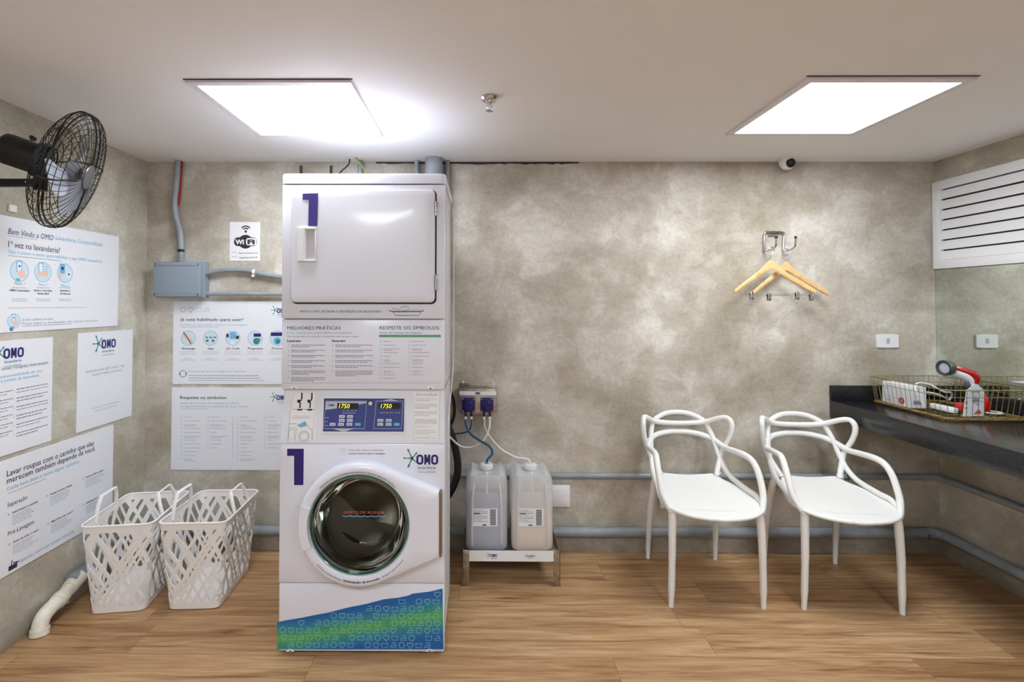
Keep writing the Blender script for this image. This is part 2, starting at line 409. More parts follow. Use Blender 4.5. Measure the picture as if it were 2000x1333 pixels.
# ================================================================== THE ROOM
T = .12
tag(MB().box(XL-T, XR+T, YF-T, YB+T, -T, 0, M_floor).build('floor', flat=True), kind='structure')
tag(MB().box(XL-T, XR+T, YF-T, YB+T, HC, HC+T, M_ceil).build('ceiling', flat=True), kind='structure')
tag(MB().box(XL, XR, YB, YB+T, 0, HC, M_cem).build('wall_back', flat=True), kind='structure')
tag(MB().box(XL-T, XL, YF-T, YB+T, 0, HC, M_cemR).build('wall_left', flat=True), kind='structure')
tag(MB().box(XR, XR+T, YF-T, YB+T, 0, HC, M_cemR).build('wall_right', flat=True), kind='structure')
tag(MB().box(XL, XR, YF-T, YF, 0, HC, M_wallf).build('wall_front', flat=True), kind='structure')
BZ = .1
tag(MB().box(XL, XR, YB-.008, YB, 0, BZ, M_base, .002).build('baseboard_back'), kind='structure')
tag(MB().box(XL, XL+.008, YF, YB-.008, 0, BZ, M_base, .002).build('baseboard_left'), kind='structure')
tag(MB().box(XR-.008, XR, YF, YB-.008, 0, BZ, M_base, .002).build('baseboard_right'), kind='structure')
# dark strip painted as the shade of the torn gap where the ceiling board stops short of the back wall
mb = MB(); rnd = random.Random(4); vs = []
x = -.62
top = []
while x < .62: top.append((x, HC-.0005, HC-.009-rnd.uniform(0, .009)*(1 if x > -.1 else .6))); x += rnd.uniform(.02, .05)
for i in range(len(top)-1):
    a, b = top[i], top[i+1]
    mb.add([(a[0], YB-.002, a[2]), (b[0], YB-.002, b[2]), (b[0], YB-.002, b[1]), (a[0], YB-.002, a[1])], [[0, 1, 2, 3]], M_grey)
tag(mb.build('ceiling_gap_shade_1', flat=True), kind='structure')

# ceiling lights
def ceiling_light(x0, y0, label, m, s=.625):
    t = thing('ceiling_light', label, 'ceiling light', (x0, y0, HC), group='square ceiling light panels')
    mb = MB(); b = .03; z0, z1 = -.012, 0
    for a in ((0, s, 0, b), (0, s, s-b, s), (0, b, b, s-b), (s-b, s, b, s-b)): mb.box(a[0], a[1], a[2], a[3], z0, z1, M_frameL)
    mb.build('frame', t, flat=True)
    MB().box(b, s-b, b, s-b, -.009, -.001, m).build('diffuser', t, flat=True)
    g = MB().box(-.006, s+.006, -.006, .0, -.002, -.0001, M_grey); g.build('shadow_gap', t, flat=True)
    return t
ceiling_light(-1.111, 1.882, 'square white ceiling light panel nearer the fan, above the washing machine', M_lamp)
ceiling_light(1.211, 1.862, 'square white ceiling light panel above the two chairs', M_lamp)
ceiling_light(-1.111, -.6, 'square ceiling light panel behind the camera on the left', M_lampR)
ceiling_light(1.211, -.6, 'square ceiling light panel behind the camera on the right', M_lampR)

# sprinkler
sp = thing('sprinkler', 'small chrome fire sprinkler head in the middle of the ceiling', 'sprinkler', (.038, 2.049, HC))
MB().lathe([(.0, -.001), (.036, -.001), (.037, -.006), (.03, -.014), (.016, -.016), (.014, -.022), (.0, -.022)], M_chrome, 28).build('rosette', sp)
mb = MB(); mb.tube([(0, 0, -.02), (0, 0, -.036)], .004, M_chrome); mb.tube([(-.008, 0, -.02), (-.011, 0, -.04), (0, 0, -.05), (.011, 0, -.04), (.008, 0, -.02)], .0022, M_chrome, 6)
mb.build('frame', sp)
mb = MB(); mb.lathe([(0, -.052), (.006, -.052), (.016, -.055), (.006, -.05), (0, -.05)], M_chrome, 18)
for i in range(8):
    a = i*PI/4; mb.tube([(math.cos(a)*.006, math.sin(a)*.006, -.052), (math.cos(a)*.018, math.sin(a)*.018, -.055)], .002, M_chrome, 5)
mb.build('deflector', sp)

# dome security camera
cm = thing('security_camera', 'small white dome security camera at the top of the back wall', 'camera', (1.782, 2.93, HC))
MB().lathe([(0, 0), (.045, 0), (.045, -.012), (.041, -.03), (.034, -.045), (.02, -.06), (0, -.064)], M_plast, 32).build('housing', cm)
Tm = Matrix.Translation((0, -.012, -.028)) @ Matrix.Rotation(math.radians(100), 4, 'X')
MB().lathe([(.0, .037), (.016, .035), (.024, .029), (.027, .022), (.0, .02)], M_black, 24, Tm).build('lens_window', cm)

# ================================================================== LAUNDRY TOWER
MY = 2.109; X0, X1 = -.8315, -.1445
tower = thing('laundry_tower', 'white stacked washer and dryer marked with two large number ones', 'washing machine', (0, 0, 0))
def mp(x, y): p = at(x, y, 1, MY); return p.x, p.z
D = .47
def zz(y): return mp(705, y)[1]
zc = zz(359.5); zd = zz(623.5); zi = zz(763); zk = zz(867); zb = zz(1140)
# lower body: steel casing behind the fronts
mb = MB(); mb.box(X0+.006, X1-.006, MY+.03, MY+D, .02, zi, M_white2, .004)
for yy in (MY+.10, MY+.34): mb.box(X1-.008, X1-.003, yy, yy+.012, .03, zi-.02, M_white2, .002)
# drum hole left dark behind the door: casing face is replaced by a front panel with a real opening
casing = mb
GX, GZ = mp(705.4, 1018); GR = .196
def panel_with_hole(x0, x1, z0, z1, y, thick, cx, cz, r, m, bev=.006, n=64):
    out = []
    for i in range(n):
        a = 2*PI*i/n; c, s_ = math.cos(a), math.sin(a)
        t = min(((x1-cx)/c if c > 1e-6 else (x0-cx)/c if c < -1e-6 else 1e9), ((z1-cz)/s_ if s_ > 1e-6 else (z0-cz)/s_ if s_ < -1e-6 else 1e9))
        out.append((cx+c*t, cz+s_*t))
    # snap the nearest samples to the four corners
    for (qx, qz) in ((x0, z0), (x1, z0), (x1, z1), (x0, z1)):
        i = min(range(n), key=lambda k: (out[k][0]-qx)**2+(out[k][1]-qz)**2); out[i] = (qx, qz)
    vs = []
    ins = lambda p: (min(max(p[0], x0+bev), x1-bev), min(max(p[1], z0+bev), z1-bev))
    rings = [[(p[0], y+thick, p[1]) for p in out], [(p[0], y+bev*.6, p[1]) for p in out], [(ins(p)[0], y, ins(p)[1]) for p in out],
             [(cx+r*math.cos(2*PI*i/n), y, cz+r*math.sin(2*PI*i/n)) for i in range(n)], [(cx+r*math.cos(2*PI*i/n), y+.06, cz+r*math.sin(2*PI*i/n)) for i in range(n)]]
    for R_ in rings: vs += R_
    fs = []
    for k in range(4):
        for i in range(n): j = (i+1) % n; fs.append([k*n+i, k*n+j, (k+1)*n+j, (k+1)*n+i])
    return MB().add(vs, fs, m)
# casing as shell with an open front
mb = MB()
cx0, cx1, cz0, cz1 = X0+.006, X1-.006, .02, zi
for a in ((cx0, cx0+.004, MY+.028, MY+D, cz0, cz1), (cx1-.004, cx1, MY+.028, MY+D, cz0, cz1), (cx0, cx1, MY+D-.004, MY+D, cz0, cz1), (cx0, cx1, MY+.028, MY+D, cz0, cz0+.004), (cx0, cx1, MY+.07, MY+D, cz1-.004, cz1)):
    mb.box(*a, M_white2)
for yy in (MY+.06, MY+.10, MY+.36): mb.box(cx1, cx1+.003, yy, yy+.01, .03, zi-.03, M_white2, .001)
recalc(mb.build('washer_casing', tower))
recalc(panel_with_hole(X0, X1, zb+.001, zk-.001, MY, .03, GX, GZ, .215, M_white).build('washer_front', tower))
# drum
mb = MB(); Td = Matrix.Translation((GX, MY, GZ)) @ Matrix.Rotation(-PI/2, 4, 'X')   # local +z -> +Y (into the machine)
mb.lathe([(.215, .06), (.235, .065), (.25, .08), (.25, .33), (.2, .36), (.0, .345)], M_drum, 48, Td)
drm = recalc(mb.build('drum', tower))
for k in range(3):
    mb = MB()
    a = math.radians(85+120*k)
    pr = [(.25, .1), (.19, .12), (.185, .2), (.19, .3), (.25, .32)]
    vs = []
    for (r_, z_) in pr:
        for sg in (-1, 1):
            an = a+sg*(.13 if r_ > .2 else .07); vs.append(Td @ Vector((r_*math.cos(an), r_*math.sin(an), z_)))
    fs = [[2*i, 2*i+1, 2*i+3, 2*i+2] for i in range(4)]+[[0, 2, 4, 6, 8], [1, 9, 7, 5, 3]]
    mb.add(vs, fs, M_drum); recalc(mb.build('drum_paddle', drm))
# kick panel with printed decal
kp = MB().box(X0, X1, MY, MY+.03, .012, zb-.002, M_white, .008)
fr = Frame(kp, 1, MY, (1, 0, 0), (0, -1, 0))
P = [(541.5, 1269), (866, 1269), (864.5, 1150), (840, 1156), (806, 1160), (797, 1164), (778, 1168), (750, 1171), (716, 1180), (690, 1185), (672, 1189), (642, 1197), (620, 1201), (590, 1207), (560, 1212), (541.5, 1216)]
edge = [fr.px(*q) for q in P]; fr.poly(edge, M_kick)
def edge_v(u):
    e = sorted(edge[2:], key=lambda q: q[0])
    for a, b in zip(e, e[1:]):
        if a[0] <= u <= b[0]: return a[1]+(b[1]-a[1])*(u-a[0])/(b[0]-a[0]+1e-9)
    return e[-1][1]
ic = mat('pale_line_print', (150, 208, 206), .5); ic2 = mat('deep_line_print', (24, 104, 140), .5)
rnd = random.Random(3); kinds = ['basin', 'iron', 'ring', 'heart']
for r_ in range(9):
    for c_ in range(19):
        u = edge[0][0]+.022+c_*.0352+(.006 if r_ % 2 else 0); v = edge[0][1]+.02+r_*.0298
        if u > edge[1][0]-.015 or v+.012 > edge_v(max(u-.015, edge[0][0]+.001)): continue
        k = kinds[(c_+r_*3) % 4]; mm = ic if (c_*7+r_*5) % 9 else ic2
        if k == 'ring': fr.ring(u, v, .0115, .0018, mm, 20, .0003)
        else: getattr(fr, k)(u, v, .0125, .0018, mm, .0003)
for sx in (567, 839):
    u, v = fr.px(sx, 1272); fr.poly([(u+.017*math.cos(t), v-.003+.012*math.sin(t)) for t in [PI*i/10 for i in range(11)]], M_plast, .0006); fr.disc(u, v+.001, .003, M_grey, 10, .0012)
kp.build('kick_panel', tower)

# prints on the washer front (vinyl): one mesh
mb = MB(); fr = Frame(mb, 1, MY, (1, 0, 0), (0, -1, 0), .0008)
def one(fr, pts, m): fr.poly([fr.px(*q) for q in pts], m)
one(fr, [(574.5, 948), (574.5, 891), (561, 891), (561, 877), (593.5, 877), (592.5, 948)], M_num2)
mb.build('front_number', tower, flat=True)
mb = MB(); fr = Frame(mb, 1, MY, (1, 0, 0), (0, -1, 0), .0008)
for dy in (0, 4.5, 9):
    u, v = fr.px(665, 877.5+dy); fr.line([(u+i*.0026, v+.0018*math.sin(i*.9)) for i in range(10)], .0011, M_sky)
fr.tpx('Evite mau cheiro, mantenha', (681, 881), (749, 881), .0065, M_mgrey)
fr.tpx('sempre aberta após a lavagem', (681, 887.5), (752, 887.5), .0065, M_ink, bold=.015)
mb.build('ventilation_notice', tower, flat=True)
mb = MB(); fr = Frame(mb, 1, MY, (1, 0, 0), (0, -1, 0), .0008)
u, v = fr.px(813, 908); fr.splash_logo(u, v, .0415)
mb.build('front_logo', tower, flat=True)

# washer door: circle with a wedge running to the hinge
HZ0, HZ1 = mp(860, 1082)[1], mp(860, 955)[1]; HX = mp(859, 1018)[0]
R0 = .252
def door_r(a, R, hx, z1, z0):
    # distance from the glass centre to the outline (circle joined by tangents to the hinge edge)
    best = R; c, s_ = math.cos(a), math.sin(a)
    for (qx, qz, sg) in ((hx-GX, z1-GZ, 1), (hx-GX, z0-GZ, -1)):
        d = math.hypot(qx, qz); base = math.atan2(qz, qx); off = math.acos(R/d)*sg; ta = base+off
        # between tangent angle and corner angle: the straight edge
        lo, hi = sorted((ta, base))
        if lo <= a <= hi: best = R/math.cos(a-ta)
    b1 = math.atan2(z1-GZ, hx-GX); b0 = math.atan2(z0-GZ, hx-GX)
    if b0 <= a <= b1: best = (hx-GX)/c
    return best
n = 128; angs = [-PI+2*PI*i/n for i in range(n)]
b1 = math.atan2(HZ1-GZ, HX-GX); b0 = math.atan2(HZ0-GZ, HX-GX)
for bb in (b0, b1):
    i = min(range(n), key=lambda k: abs(angs[k]-bb)); angs[i] = bb
def oring(R, hx, z1, z0, y): return [(GX+math.cos(a)*door_r(a, R, hx, z1, z0), y, GZ+math.sin(a)*door_r(a, R, hx, z1, z0)) for a in angs]
def cring(R, y): return [(GX+math.cos(a)*R, y, GZ+math.sin(a)*R) for a in angs]
door = MB(); rs = [oring(R0, HX, HZ1, HZ0, MY+.001), oring(R0, HX, HZ1, HZ0, MY-.034), oring(R0-.004, HX-.004, HZ1-.004, HZ0+.004, MY-.044), oring(R0-.014, HX-.012, HZ1-.012, HZ0+.012, MY-.051),
      cring(.226, MY-.053), cring(.2085, MY-.049), cring(.203, MY-.04), cring(.202, MY-.02), cring(.2, MY+.01)]
vs = []
for R_ in rs: vs += R_
door.add(vs, [[k*n+i, k*n+(i+1) % n, (k+1)*n+(i+1) % n, (k+1)*n+i] for k in range(len(rs)-1) for i in range(n)], M_white)
fr = Frame(door, 1, MY, (1, 0, 0), (0, -1, 0), .0538)
fr.text('VERIFIQUE A BORDA DE BORRACHA DA PORTA, AJUSTE E VEDAÇÃO À BORDA', 0, 0, .0062, M_ink, width=.335, bend=(GX, GZ, .2145, math.radians(91), True), bold=.01)
fr.text('Solicite à lavanderia a', 0, 0, .0075, M_ink, width=.118, bend=(GX, GZ, .2275, math.radians(238), False))
fr.text('higienização da borracha', 0, 0, .0085, M_ink, width=.15, bend=(GX, GZ, .2275, math.radians(274), False), bold=.03)
fr.text('sempre que precisar', 0, 0, .0075, M_ink, width=.115, bend=(GX, GZ, .2275, math.radians(310), False))
dob = door.build('washer_door', tower)
# grip panel on the left of the door, between two ledges
mb = MB(); g = []
def arc_panel(a0, a1, r0, r1, y0, y1, m, k=14):
    vs = []; 
    for i in range(k+1):
        a = a0+(a1-a0)*i/k
        vs += [(GX+r0*math.cos(a), y1, GZ+r0*math.sin(a)), (GX+r1*math.cos(a), y1, GZ+r1*math.sin(a)), (GX+r1*math.cos(a), y0, GZ+r1*math.sin(a)), (GX+r0*math.cos(a), y0, GZ+r0*math.sin(a))]
    fs = [[4*i+j, 4*i+(j+1) % 4, 4*i+4+(j+1) % 4, 4*i+4+j] for i in range(k) for j in range(4)]+[[0, 1, 2, 3], [4*k+3, 4*k+2, 4*k+1, 4*k]]
    mb.add(vs, fs, m)
arc_panel(math.radians(160), math.radians(204), .205, .240, MY-.03, MY-.0595, M_white)
recalc(mb.build('door_grip', dob))
# glass bowl and its greenish rim
mb = MB(); mb.lathe([(.2035, -.036), (.202, -.041), (.1995, -.043), (.197, -.041), (.1965, -.03)], M_tint, 72, Td); mb.build('glass_rim', dob)
mb = MB(); mb.lathe([(.1975, -.039), (.189, -.033), (.182, -.01), (.178, .02), (.17, .05), (.155, .085), (.14, .1), (.1, .112), (.05, .118), (0, .12)], M_bowl, 72, Td)
mb.lathe([(.183, -.034), (.179, -.026), (.176, -.01), (.172, .02), (.164, .047), (.15, .08), (.136, .094), (.098, .106), (.05, .112), (0, .114)], M_bowl, 72, Td)
recalc(mb.build('glass_bowl', dob))
mb = MB(); mb.lathe([(.215, .035), (.2, .03), (.196, .04), (.2, .05), (.215, .055)], M_blackp, 64, Td); recalc(mb.build('door_gasket', tower))
fr = Frame(MB(), 1, MY-.036, (1, 0, 0), (0, -1, 0), 0)
u0, v0 = mp(676, 996); fr.text('LIMITE DE ROUPA', u0, v0-.001, .010, M_redink, width=.165)
fr.line([(u0-.004+.176*i/48, v0-.010-.004*abs(math.sin(i*PI/8))) for i in range(49)], .003, M_sky)
fr.mb.build('fill_line_sticker', dob, flat=True)
mb = MB().box(HX+.001, HX+.010, MY-.034, MY+.001, HZ0+.002, HZ1-.002, mat('hinge_bronze', (140, 122, 100), .35, metal=.8), .002)
mb.build('hinge', dob)

# control panel, leaning back towards its top
lean = .022
def CY_(z): return MY+lean*(z-zk)/(zi-zk)
cp = MB(); ch = zi-zk
cp.add([(X0, MY, zk+.001), (X1, MY, zk+.001), (X1-.004, MY+lean, zi), (X0+.013, MY+lean, zi), (X0, MY+.05, zk+.001), (X1, MY+.05, zk+.001), (X1-.004, MY+.06, zi), (X0+.013, MY+.06, zi)],
       [[0, 1, 2, 3], [5, 4, 7, 6], [4, 0, 3, 7], [1, 5, 6, 2], [3, 2, 6, 7], [0, 4, 5, 1]], M_white)
cpo = cp.build('control_panel', tower, flat=True)
nrm = Vector((0, -ch, -lean)).normalized(); vvd = Vector((0, lean, ch)).normalized()
class LF(Frame):
    def px(s, x, y):
        d = _f+_r*((x-CX)/F_PX)-_u*((y-CY)/F_PX); t = (s.org-CAM).dot(s.n)/d.dot(s.n); p = CAM+d*t-s.org; return p.dot(s.uu), p.dot(s.vv)
def lf(mb, off): return LF(mb, 1, MY, (1, 0, 0), nrm, off, (0, MY, zk), vvd)
kb = MB(); fr = lf(kb, .003)
def R4(fr, x0, y0, x1, y1, m, h=0):
    a = fr.px(x0, y1); b = fr.px(x1, y0); fr.rect(a[0], a[1], b[0], b[1], m, h)
R4(fr, 627.5, 778, 789.5, 846, M_plast); R4(fr, 629.5, 780, 787.5, 843.5, M_panel, .0005)
fr.poly([fr.px(*q) for q in [(632, 786), (712, 786), (712, 789), (655, 799), (632, 802)]], M_silver, .0008)
for a in ([(632, 785), (713, 785), (711, 838), (630.5, 838)], [(731.5, 785), (785, 785), (783, 838), (729, 838)]):
    fr.line([fr.px(*q) for q in a], .0022, M_silver, True, .001)
fr.poly([fr.px(*q) for q in [(648, 838), (670, 844), (692, 838)]], M_silver, .0011); fr.poly([fr.px(*q) for q in [(742, 785), (760, 780.5), (778, 785)]], M_silver, .0011)
R4(fr, 655, 789, 697, 800, M_disp, .001); R4(fr, 737, 789, 780, 800, M_disp, .001)
fr.tpx('1750', (658.5, 798.7), (680, 798.7), .0185, M_led, shear=.18, bold=.005, h=.002); fr.tpx('1750', (741, 798.7), (763, 798.7), .0185, M_led, shear=.18, bold=.005, h=.002)
u, v = fr.px(640, 795); fr.off += .0012; fr.splash_logo(u, v, .009, False); fr.off -= .0012
u, v = fr.px(720.5, 789.5); fr.disc(u, v, .0125, M_black, 20, .001); fr.disc(u, v, .009, M_chrome, 16, .0018); fr.rect(u-.0015, v-.005, u+.0015, v+.005, M_plast, .0025)
kbo = kb.build('keypad', tower, flat=True)
mb = MB(); fr = lf(mb, .0042)
keys = [(642.5, 830.5, 0), (659, 830.5, 0), (675.5, 830.5, 0), (692, 830.5, 1), (660, 823, 0), (676, 823, 0), (660, 815.5, 0), (676, 815.5, 0),
        (736, 823, 0), (752.5, 823, 0), (736, 830.5, 0), (752.5, 830.5, 0), (768.5, 830.5, 1)]
for (x, y, b) in keys:
    mb = MB(); fr = lf(mb, .0042)
    R4(fr, x, y-3.5, x+11, y+2, M_keyb if b else M_key); R4(fr, x+2, y-1.6, x+9, y+.4, M_sky if b else M_lgrey, .0003); mb.build('key', kbo, flat=True)
rnd = random.Random(1); mb = MB(); fr = lf(mb, .0042)
for (x, y, w_) in ((632, 817.5, 8), (632, 825, 6), (632, 832.5, 8), (666, 804, 5), (674, 804, 5), (683, 804, 4), (690, 804, 5), (666, 808.5, 26), (741, 808, 9), (752, 808, 5), (760, 808, 6), (770, 808, 10)):
    mb = MB(); fr = lf(mb, .0042); u, v = fr.px(x, y); fr.words(u, v, w_*.00214, .0035, M_silver, rnd); mb.build('key_caption', kbo, flat=True)
# printed sheets either side of the keypad
mb = MB(); fr = lf(mb, .001)
R4(fr, 563, 768, 613, 863, M_plast); fr.line([fr.px(*q) for q in [(565, 769), (612, 769), (610, 862), (561, 862)]], .0012, M_lgrey, True, .0004)
R4(fr, 566, 801, 612, 801.8, M_lgrey, .0005)
for dx in (0, 20):
    for q, wd in (([(583+dx, 769), (583.5+dx, 780), (582+dx, 784), (576.5+dx, 786)], .006), ([(581+dx, 787), (581+dx, 799)], .0055), ([(576+dx, 802), (586+dx, 802)], .006)):
        fr.line([fr.px(*p) for p in q], wd, M_black, False, .0006)
    u, v = fr.px(578+dx, 785.5); fr.disc(u, v, .007, M_black, 14, .0007)
fr.line([fr.px(*q) for q in [(583, 780), (584.5, 782), (582.5, 784)]], .002, M_redink, False, .0009)
rnd = random.Random(8); u, v = fr.px(569, 815); fr.words(u, v, .075, .0032, M_lgrey, rnd); u, v = fr.px(567, 818.6); fr.words(u, v, .088, .0036, M_ink, rnd)
fr.poly([fr.px(*q) for q in [(577, 832), (592, 825), (597, 833), (585, 836)]], M_sky, .0006)
for q in ([(561, 829), (577, 829)], [(561, 837), (577, 837), (577, 862)], [(563, 840), (574, 840), (574, 858), (563, 858), (563, 840)], [(592, 825), (608, 842), (609, 860)], [(593, 824), (594, 830)]): fr.line([fr.px(*p) for p in q], .0014, M_mgrey, False, .0007)
u, v = fr.px(593, 853); fr.ring(u, v, .022, .0016, M_mgrey, 28, .0007); fr.ring(u, v, .016, .0012, M_mgrey, 24, .0007)
mb.build('detergent_guide_sheet', cpo, flat=True)
mb = MB(); fr = lf(mb, .001)
R4(fr, 804, 766, 858, 863, M_plast); fr.line([fr.px(*q) for q in [(806, 767), (857, 767), (856.5, 860), (806, 861)]], .001, M_lgrey, True, .0004)
fr.tpx('Dica com aplicação', (811, 774.5), (853, 774.5), .0095, M_teal, shear=.3)
rnd = random.Random(5)
y = 781.5
for k, (c_, nl) in enumerate(((M_redink, 2), (M_ink, 3), (M_mgrey, 3), (M_ink, 5), (M_mgrey, 3), (M_lgrey, 1))):
    for i in range(nl):
        u, v = fr.px(809, y); fr.words(u, v, (.092 if i < nl-1 or nl == 1 else .06), .0034, c_, rnd); y += 3.4
    y += 4.2
for i in range(6):
    u, v = fr.px(818+i*5, 854); fr.ring(u, v, .003, .0006, M_lgrey, 10)
mb.build('advice_sheet', cpo, flat=True)

# instruction panel between the machines
ip = MB().box(X0+.001, X1-.002, MY+.004, MY+.04, zi+.002, zd-.002, M_white, .007)
fr = Frame(ip, 1, MY+.004, (1, 0, 0), (0, -1, 0), .0006)
fr.tpx('MELHORES PRÁTICAS', (561, 644.2), (665.5, 644.2), .0145, M_ink)
fr.tpx('RESPEITE OS SÍMBOLOS', (741.5, 643.8), (857.5, 643.8), .0145, M_ink)
fr.tpx('Lavar roupas com praticidade e comodidade', (561, 652), (688, 652), .0085, M_sky)
fr.tpx('Tem coisas que só você sabe e cuida bem com as suas roupas', (561, 658.6), (700, 658.6), .0062, M_mgrey)
fr.tpx('Antes de colocar na máquina', (741, 652), (824, 652), .0085, M_teal)
R4(fr, 740.5, 654.5, 861, 659, mat('green_bar', (96, 158, 122), .5))
fr.tpx('Lavagem', (561, 668), (588, 668), .0085, M_black, bold=.03); fr.tpx('Secagem', (648, 668), (675, 668), .0085, M_black, bold=.03)
rnd = random.Random(2)
for (x, ws, n_) in ((569, 66, (2, 2, 2, 2, 2, 3, 3)), (655, 74, (2, 2, 2, 2, 2, 4))):
    y = 675
    for nl in n_:
        u, v = fr.px(x-6.5, y); fr.line([(u, v+.004), (u+.006, v-.003)], .0008, M_mgrey); fr.line([(u+.006, v+.004), (u, v-.003)], .0008, M_sky)
        for i in range(nl):
            u, v = fr.px(x, y); fr.words(u, v, ws*.00212*(1 if i < nl-1 else rnd.uniform(.5, .9)), .0038, M_mgrey, rnd); y += 3.1
        y += 3.9
for (x, n_) in ((750, 11), (806, 10)):
    for i in range(n_):
        y = 668+i*7.2; u, v = fr.px(x-6, y); fr.basin(u, v+.002, .0042, .0009, M_sky) if i % 2 else fr.ring(u, v+.002, .004, .0009, M_sky, 12)
        u, v = fr.px(x-1, y); fr.words(u, v, rnd.uniform(.025, .075), .0036, M_lgrey, rnd)
        if i % 3 == 2: u, v = fr.px(x-1, y+2.8); fr.words(u, v, rnd.uniform(.02, .05), .0036, M_lgrey, rnd)
fr.line([fr.px(*q) for q in [(552, 749), (862, 748)]], .001, M_lgrey)
for sx in (574.5, 841):
    u, v = fr.px(sx, 759); fr.poly([(u+.017*math.cos(t), v-.002+.014*math.sin(t)) for t in [PI*i/10 for i in range(11)]], M_plast, .0002); fr.disc(u, v, .0032, M_grey, 10, .0006)
ip.build('instruction_panel', tower)

# dryer
mb = MB(); DX = MY+D-.02
mb.box(X0+.006, X1-.005, MY+.02, DX, zi-.0, zc, M_white2, .004)
for yy in (MY+.09, MY+.34): mb.box(X1-.006, X1-.001, yy, yy+.012, zi+.05, zc-.05, M_white2, .002)
mb.build('dryer_casing', tower)
df = MB().box(X0+.001, X1, MY, MY+.03, zd+.001, zc-.002, M_white, .005)
fr = Frame(df, 1, MY, (1, 0, 0), (0, -1, 0), .0006)
fr.tpx('APÓS O USO, RETIRAR O SEU FELPO DA SECADORA', (585, 610.6), (744, 610.6), .0092, M_teal, bold=.012)
for q, wd, m_ in (([(760, 606), (766, 609.5), (821, 609.5), (828, 606)], .0022, M_ink), ([(768, 610), (772, 616.5), (818, 616.5), (822, 610)], .002, M_ink), ([(760, 608.3), (828, 608.3)], .0018, M_teal), ([(777, 608), (785, 599.5), (796, 599), (800, 603), (793, 607), (784, 607)], .0018, M_teal), ([(766, 602.5), (775, 602.5)], .0012, M_teal), ([(766, 605), (775, 605)], .0012, M_teal), ([(800, 606.5), (822, 605)], .0014, M_sky)):
    fr.line([fr.px(*p) for p in q], wd, m_, False, .0002)
df.build('dryer_front', tower)
mb = MB(); cov = rrect(X1-X0+.004, D-.0, .02, 5, (X0+X1)/2, MY+D/2-.002)
zt = zz(338.5)
def loft(mb, rings, m, cap=True):
    k = len(rings[0]); vs = [p for R_ in rings for p in R_]; fs = [[a*k+i, a*k+(i+1) % k, (a+1)*k+(i+1) % k, (a+1)*k+i] for a in range(len(rings)-1) for i in range(k)]
    if cap: fs += [list(range(k))[::-1], [(len(rings)-1)*k+i for i in range(k)]]
    mb.add(vs, fs, m); return mb
def scaled(o, d, cx, cy): return [(x-math.copysign(min(d, abs(x-cx)), x-cx), y-math.copysign(min(d, abs(y-cy)), y-cy)) for x, y in o]
ccx, ccy = (X0+X1)/2, MY+D/2
loft(mb, [[(x, y, zc+.001) for x, y in cov], [(x, y, zt-.008) for x, y in cov], [(x, y, zt-.002) for x, y in scaled(cov, .003, ccx, ccy)], [(x, y, zt) for x, y in scaled(cov, .009, ccx, ccy)]], M_white)
mb.build('dryer_top', tower)
# dryer door
a = mp(570, 591); b = mp(850, 372); dw, dh = b[0]-a[0], b[1]-a[1]; dcx, dcz = (a[0]+b[0])/2, (a[1]+b[1])/2
mb = MB()
rr1 = rrect(dw+.008, dh+.008, .022, 6); mb.prism(rr1, Matrix(((1, 0, 0, dcx+.003), (0, 0, -1, MY), (0, 1, 0, dcz-.003), (0, 0, 0, 1))), .0012, M_grey)
mb.build('door_gap', tower, flat=True)
mb = MB(); o1 = rrect(dw, dh, .02, 8); ko = len(o1)
def dome(o, d, y, bulge=0): return [(dcx+u_, y, dcz+v_) for u_, v_ in scaled(o, d, 0, 0)]
rings = [dome(o1, 0, MY-.001), dome(o1, 0, MY-.012), dome(o1, .003, MY-.0165), dome(o1, .009, MY-.0185)]
# softly crowned skin: concentric rings towards the middle
for k in range(1, 9):
    f_ = 1-k/9
    rings.append([(dcx+u_*f_, MY-.0185-.004*(1-f_**2), dcz+v_*f_) for u_, v_ in scaled(o1, .009, 0, 0)])
loft(mb, rings, M_white)
ddo = recalc(mb.build('dryer_door', tower))
mb = MB(); a = mp(585, 512.5); b = mp(622, 446)
hw, hh = b[0]-a[0], b[1]-a[1]; hx, hz = (a[0]+b[0])/2, (a[1]+b[1])/2; yo = MY-.0195
# handle: raised frame with a scooped pocket on its right
mb.box(a[0], b[0], yo-.012, yo, b[1]-.010, b[1], M_plast, .003); mb.box(a[0], b[0], yo-.012, yo, a[1], a[1]+.010, M_plast, .003)
mb.box(b[0]-.006, b[0], yo-.01, yo, a[1]+.006, b[1]-.006, M_plast, .002)
prof = [(a[0], yo), (a[0]+.002, yo-.012), (a[0]+.022, yo-.017), (a[0]+.028, yo-.016), (a[0]+.036, yo-.004), (a[0]+.03, yo-.001)]
mb.prism([(p[0], -p[1]) for p in prof], Matrix(((1, 0, 0, 0), (0, -1, 0, 0), (0, 0, 1, a[1]+.004), (0, 0, 0, 1))), hh-.008, M_plast)
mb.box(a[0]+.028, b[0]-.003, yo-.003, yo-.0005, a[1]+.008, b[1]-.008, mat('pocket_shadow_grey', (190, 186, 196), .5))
recalc(mb.build('handle', ddo))
for (ya, yb_) in ((395, 423), (537, 567)):
    z1 = mp(851, ya)[1]; z0 = mp(851, yb_)[1]; xx = mp(851.5, 450)[0]
    mb = MB(); mb.tube([(xx, MY-.016, z0), (xx, MY-.016, z1)], .0045, M_chrome, 10); mb.box(xx, xx+.008, MY-.012, MY-.009, z0, z1, M_chrome, .001); mb.build('hinge', ddo)
mb = MB(); fr = Frame(mb, 1, MY-.0235, (1, 0, 0), (0, -1, 0), 0)
one(fr, [(602, 442), (603, 390.5), (591, 390.5), (591, 378.5), (621.5, 377.5), (619.5, 442)], M_num)
fr.mb.build('door_number', ddo, flat=True)
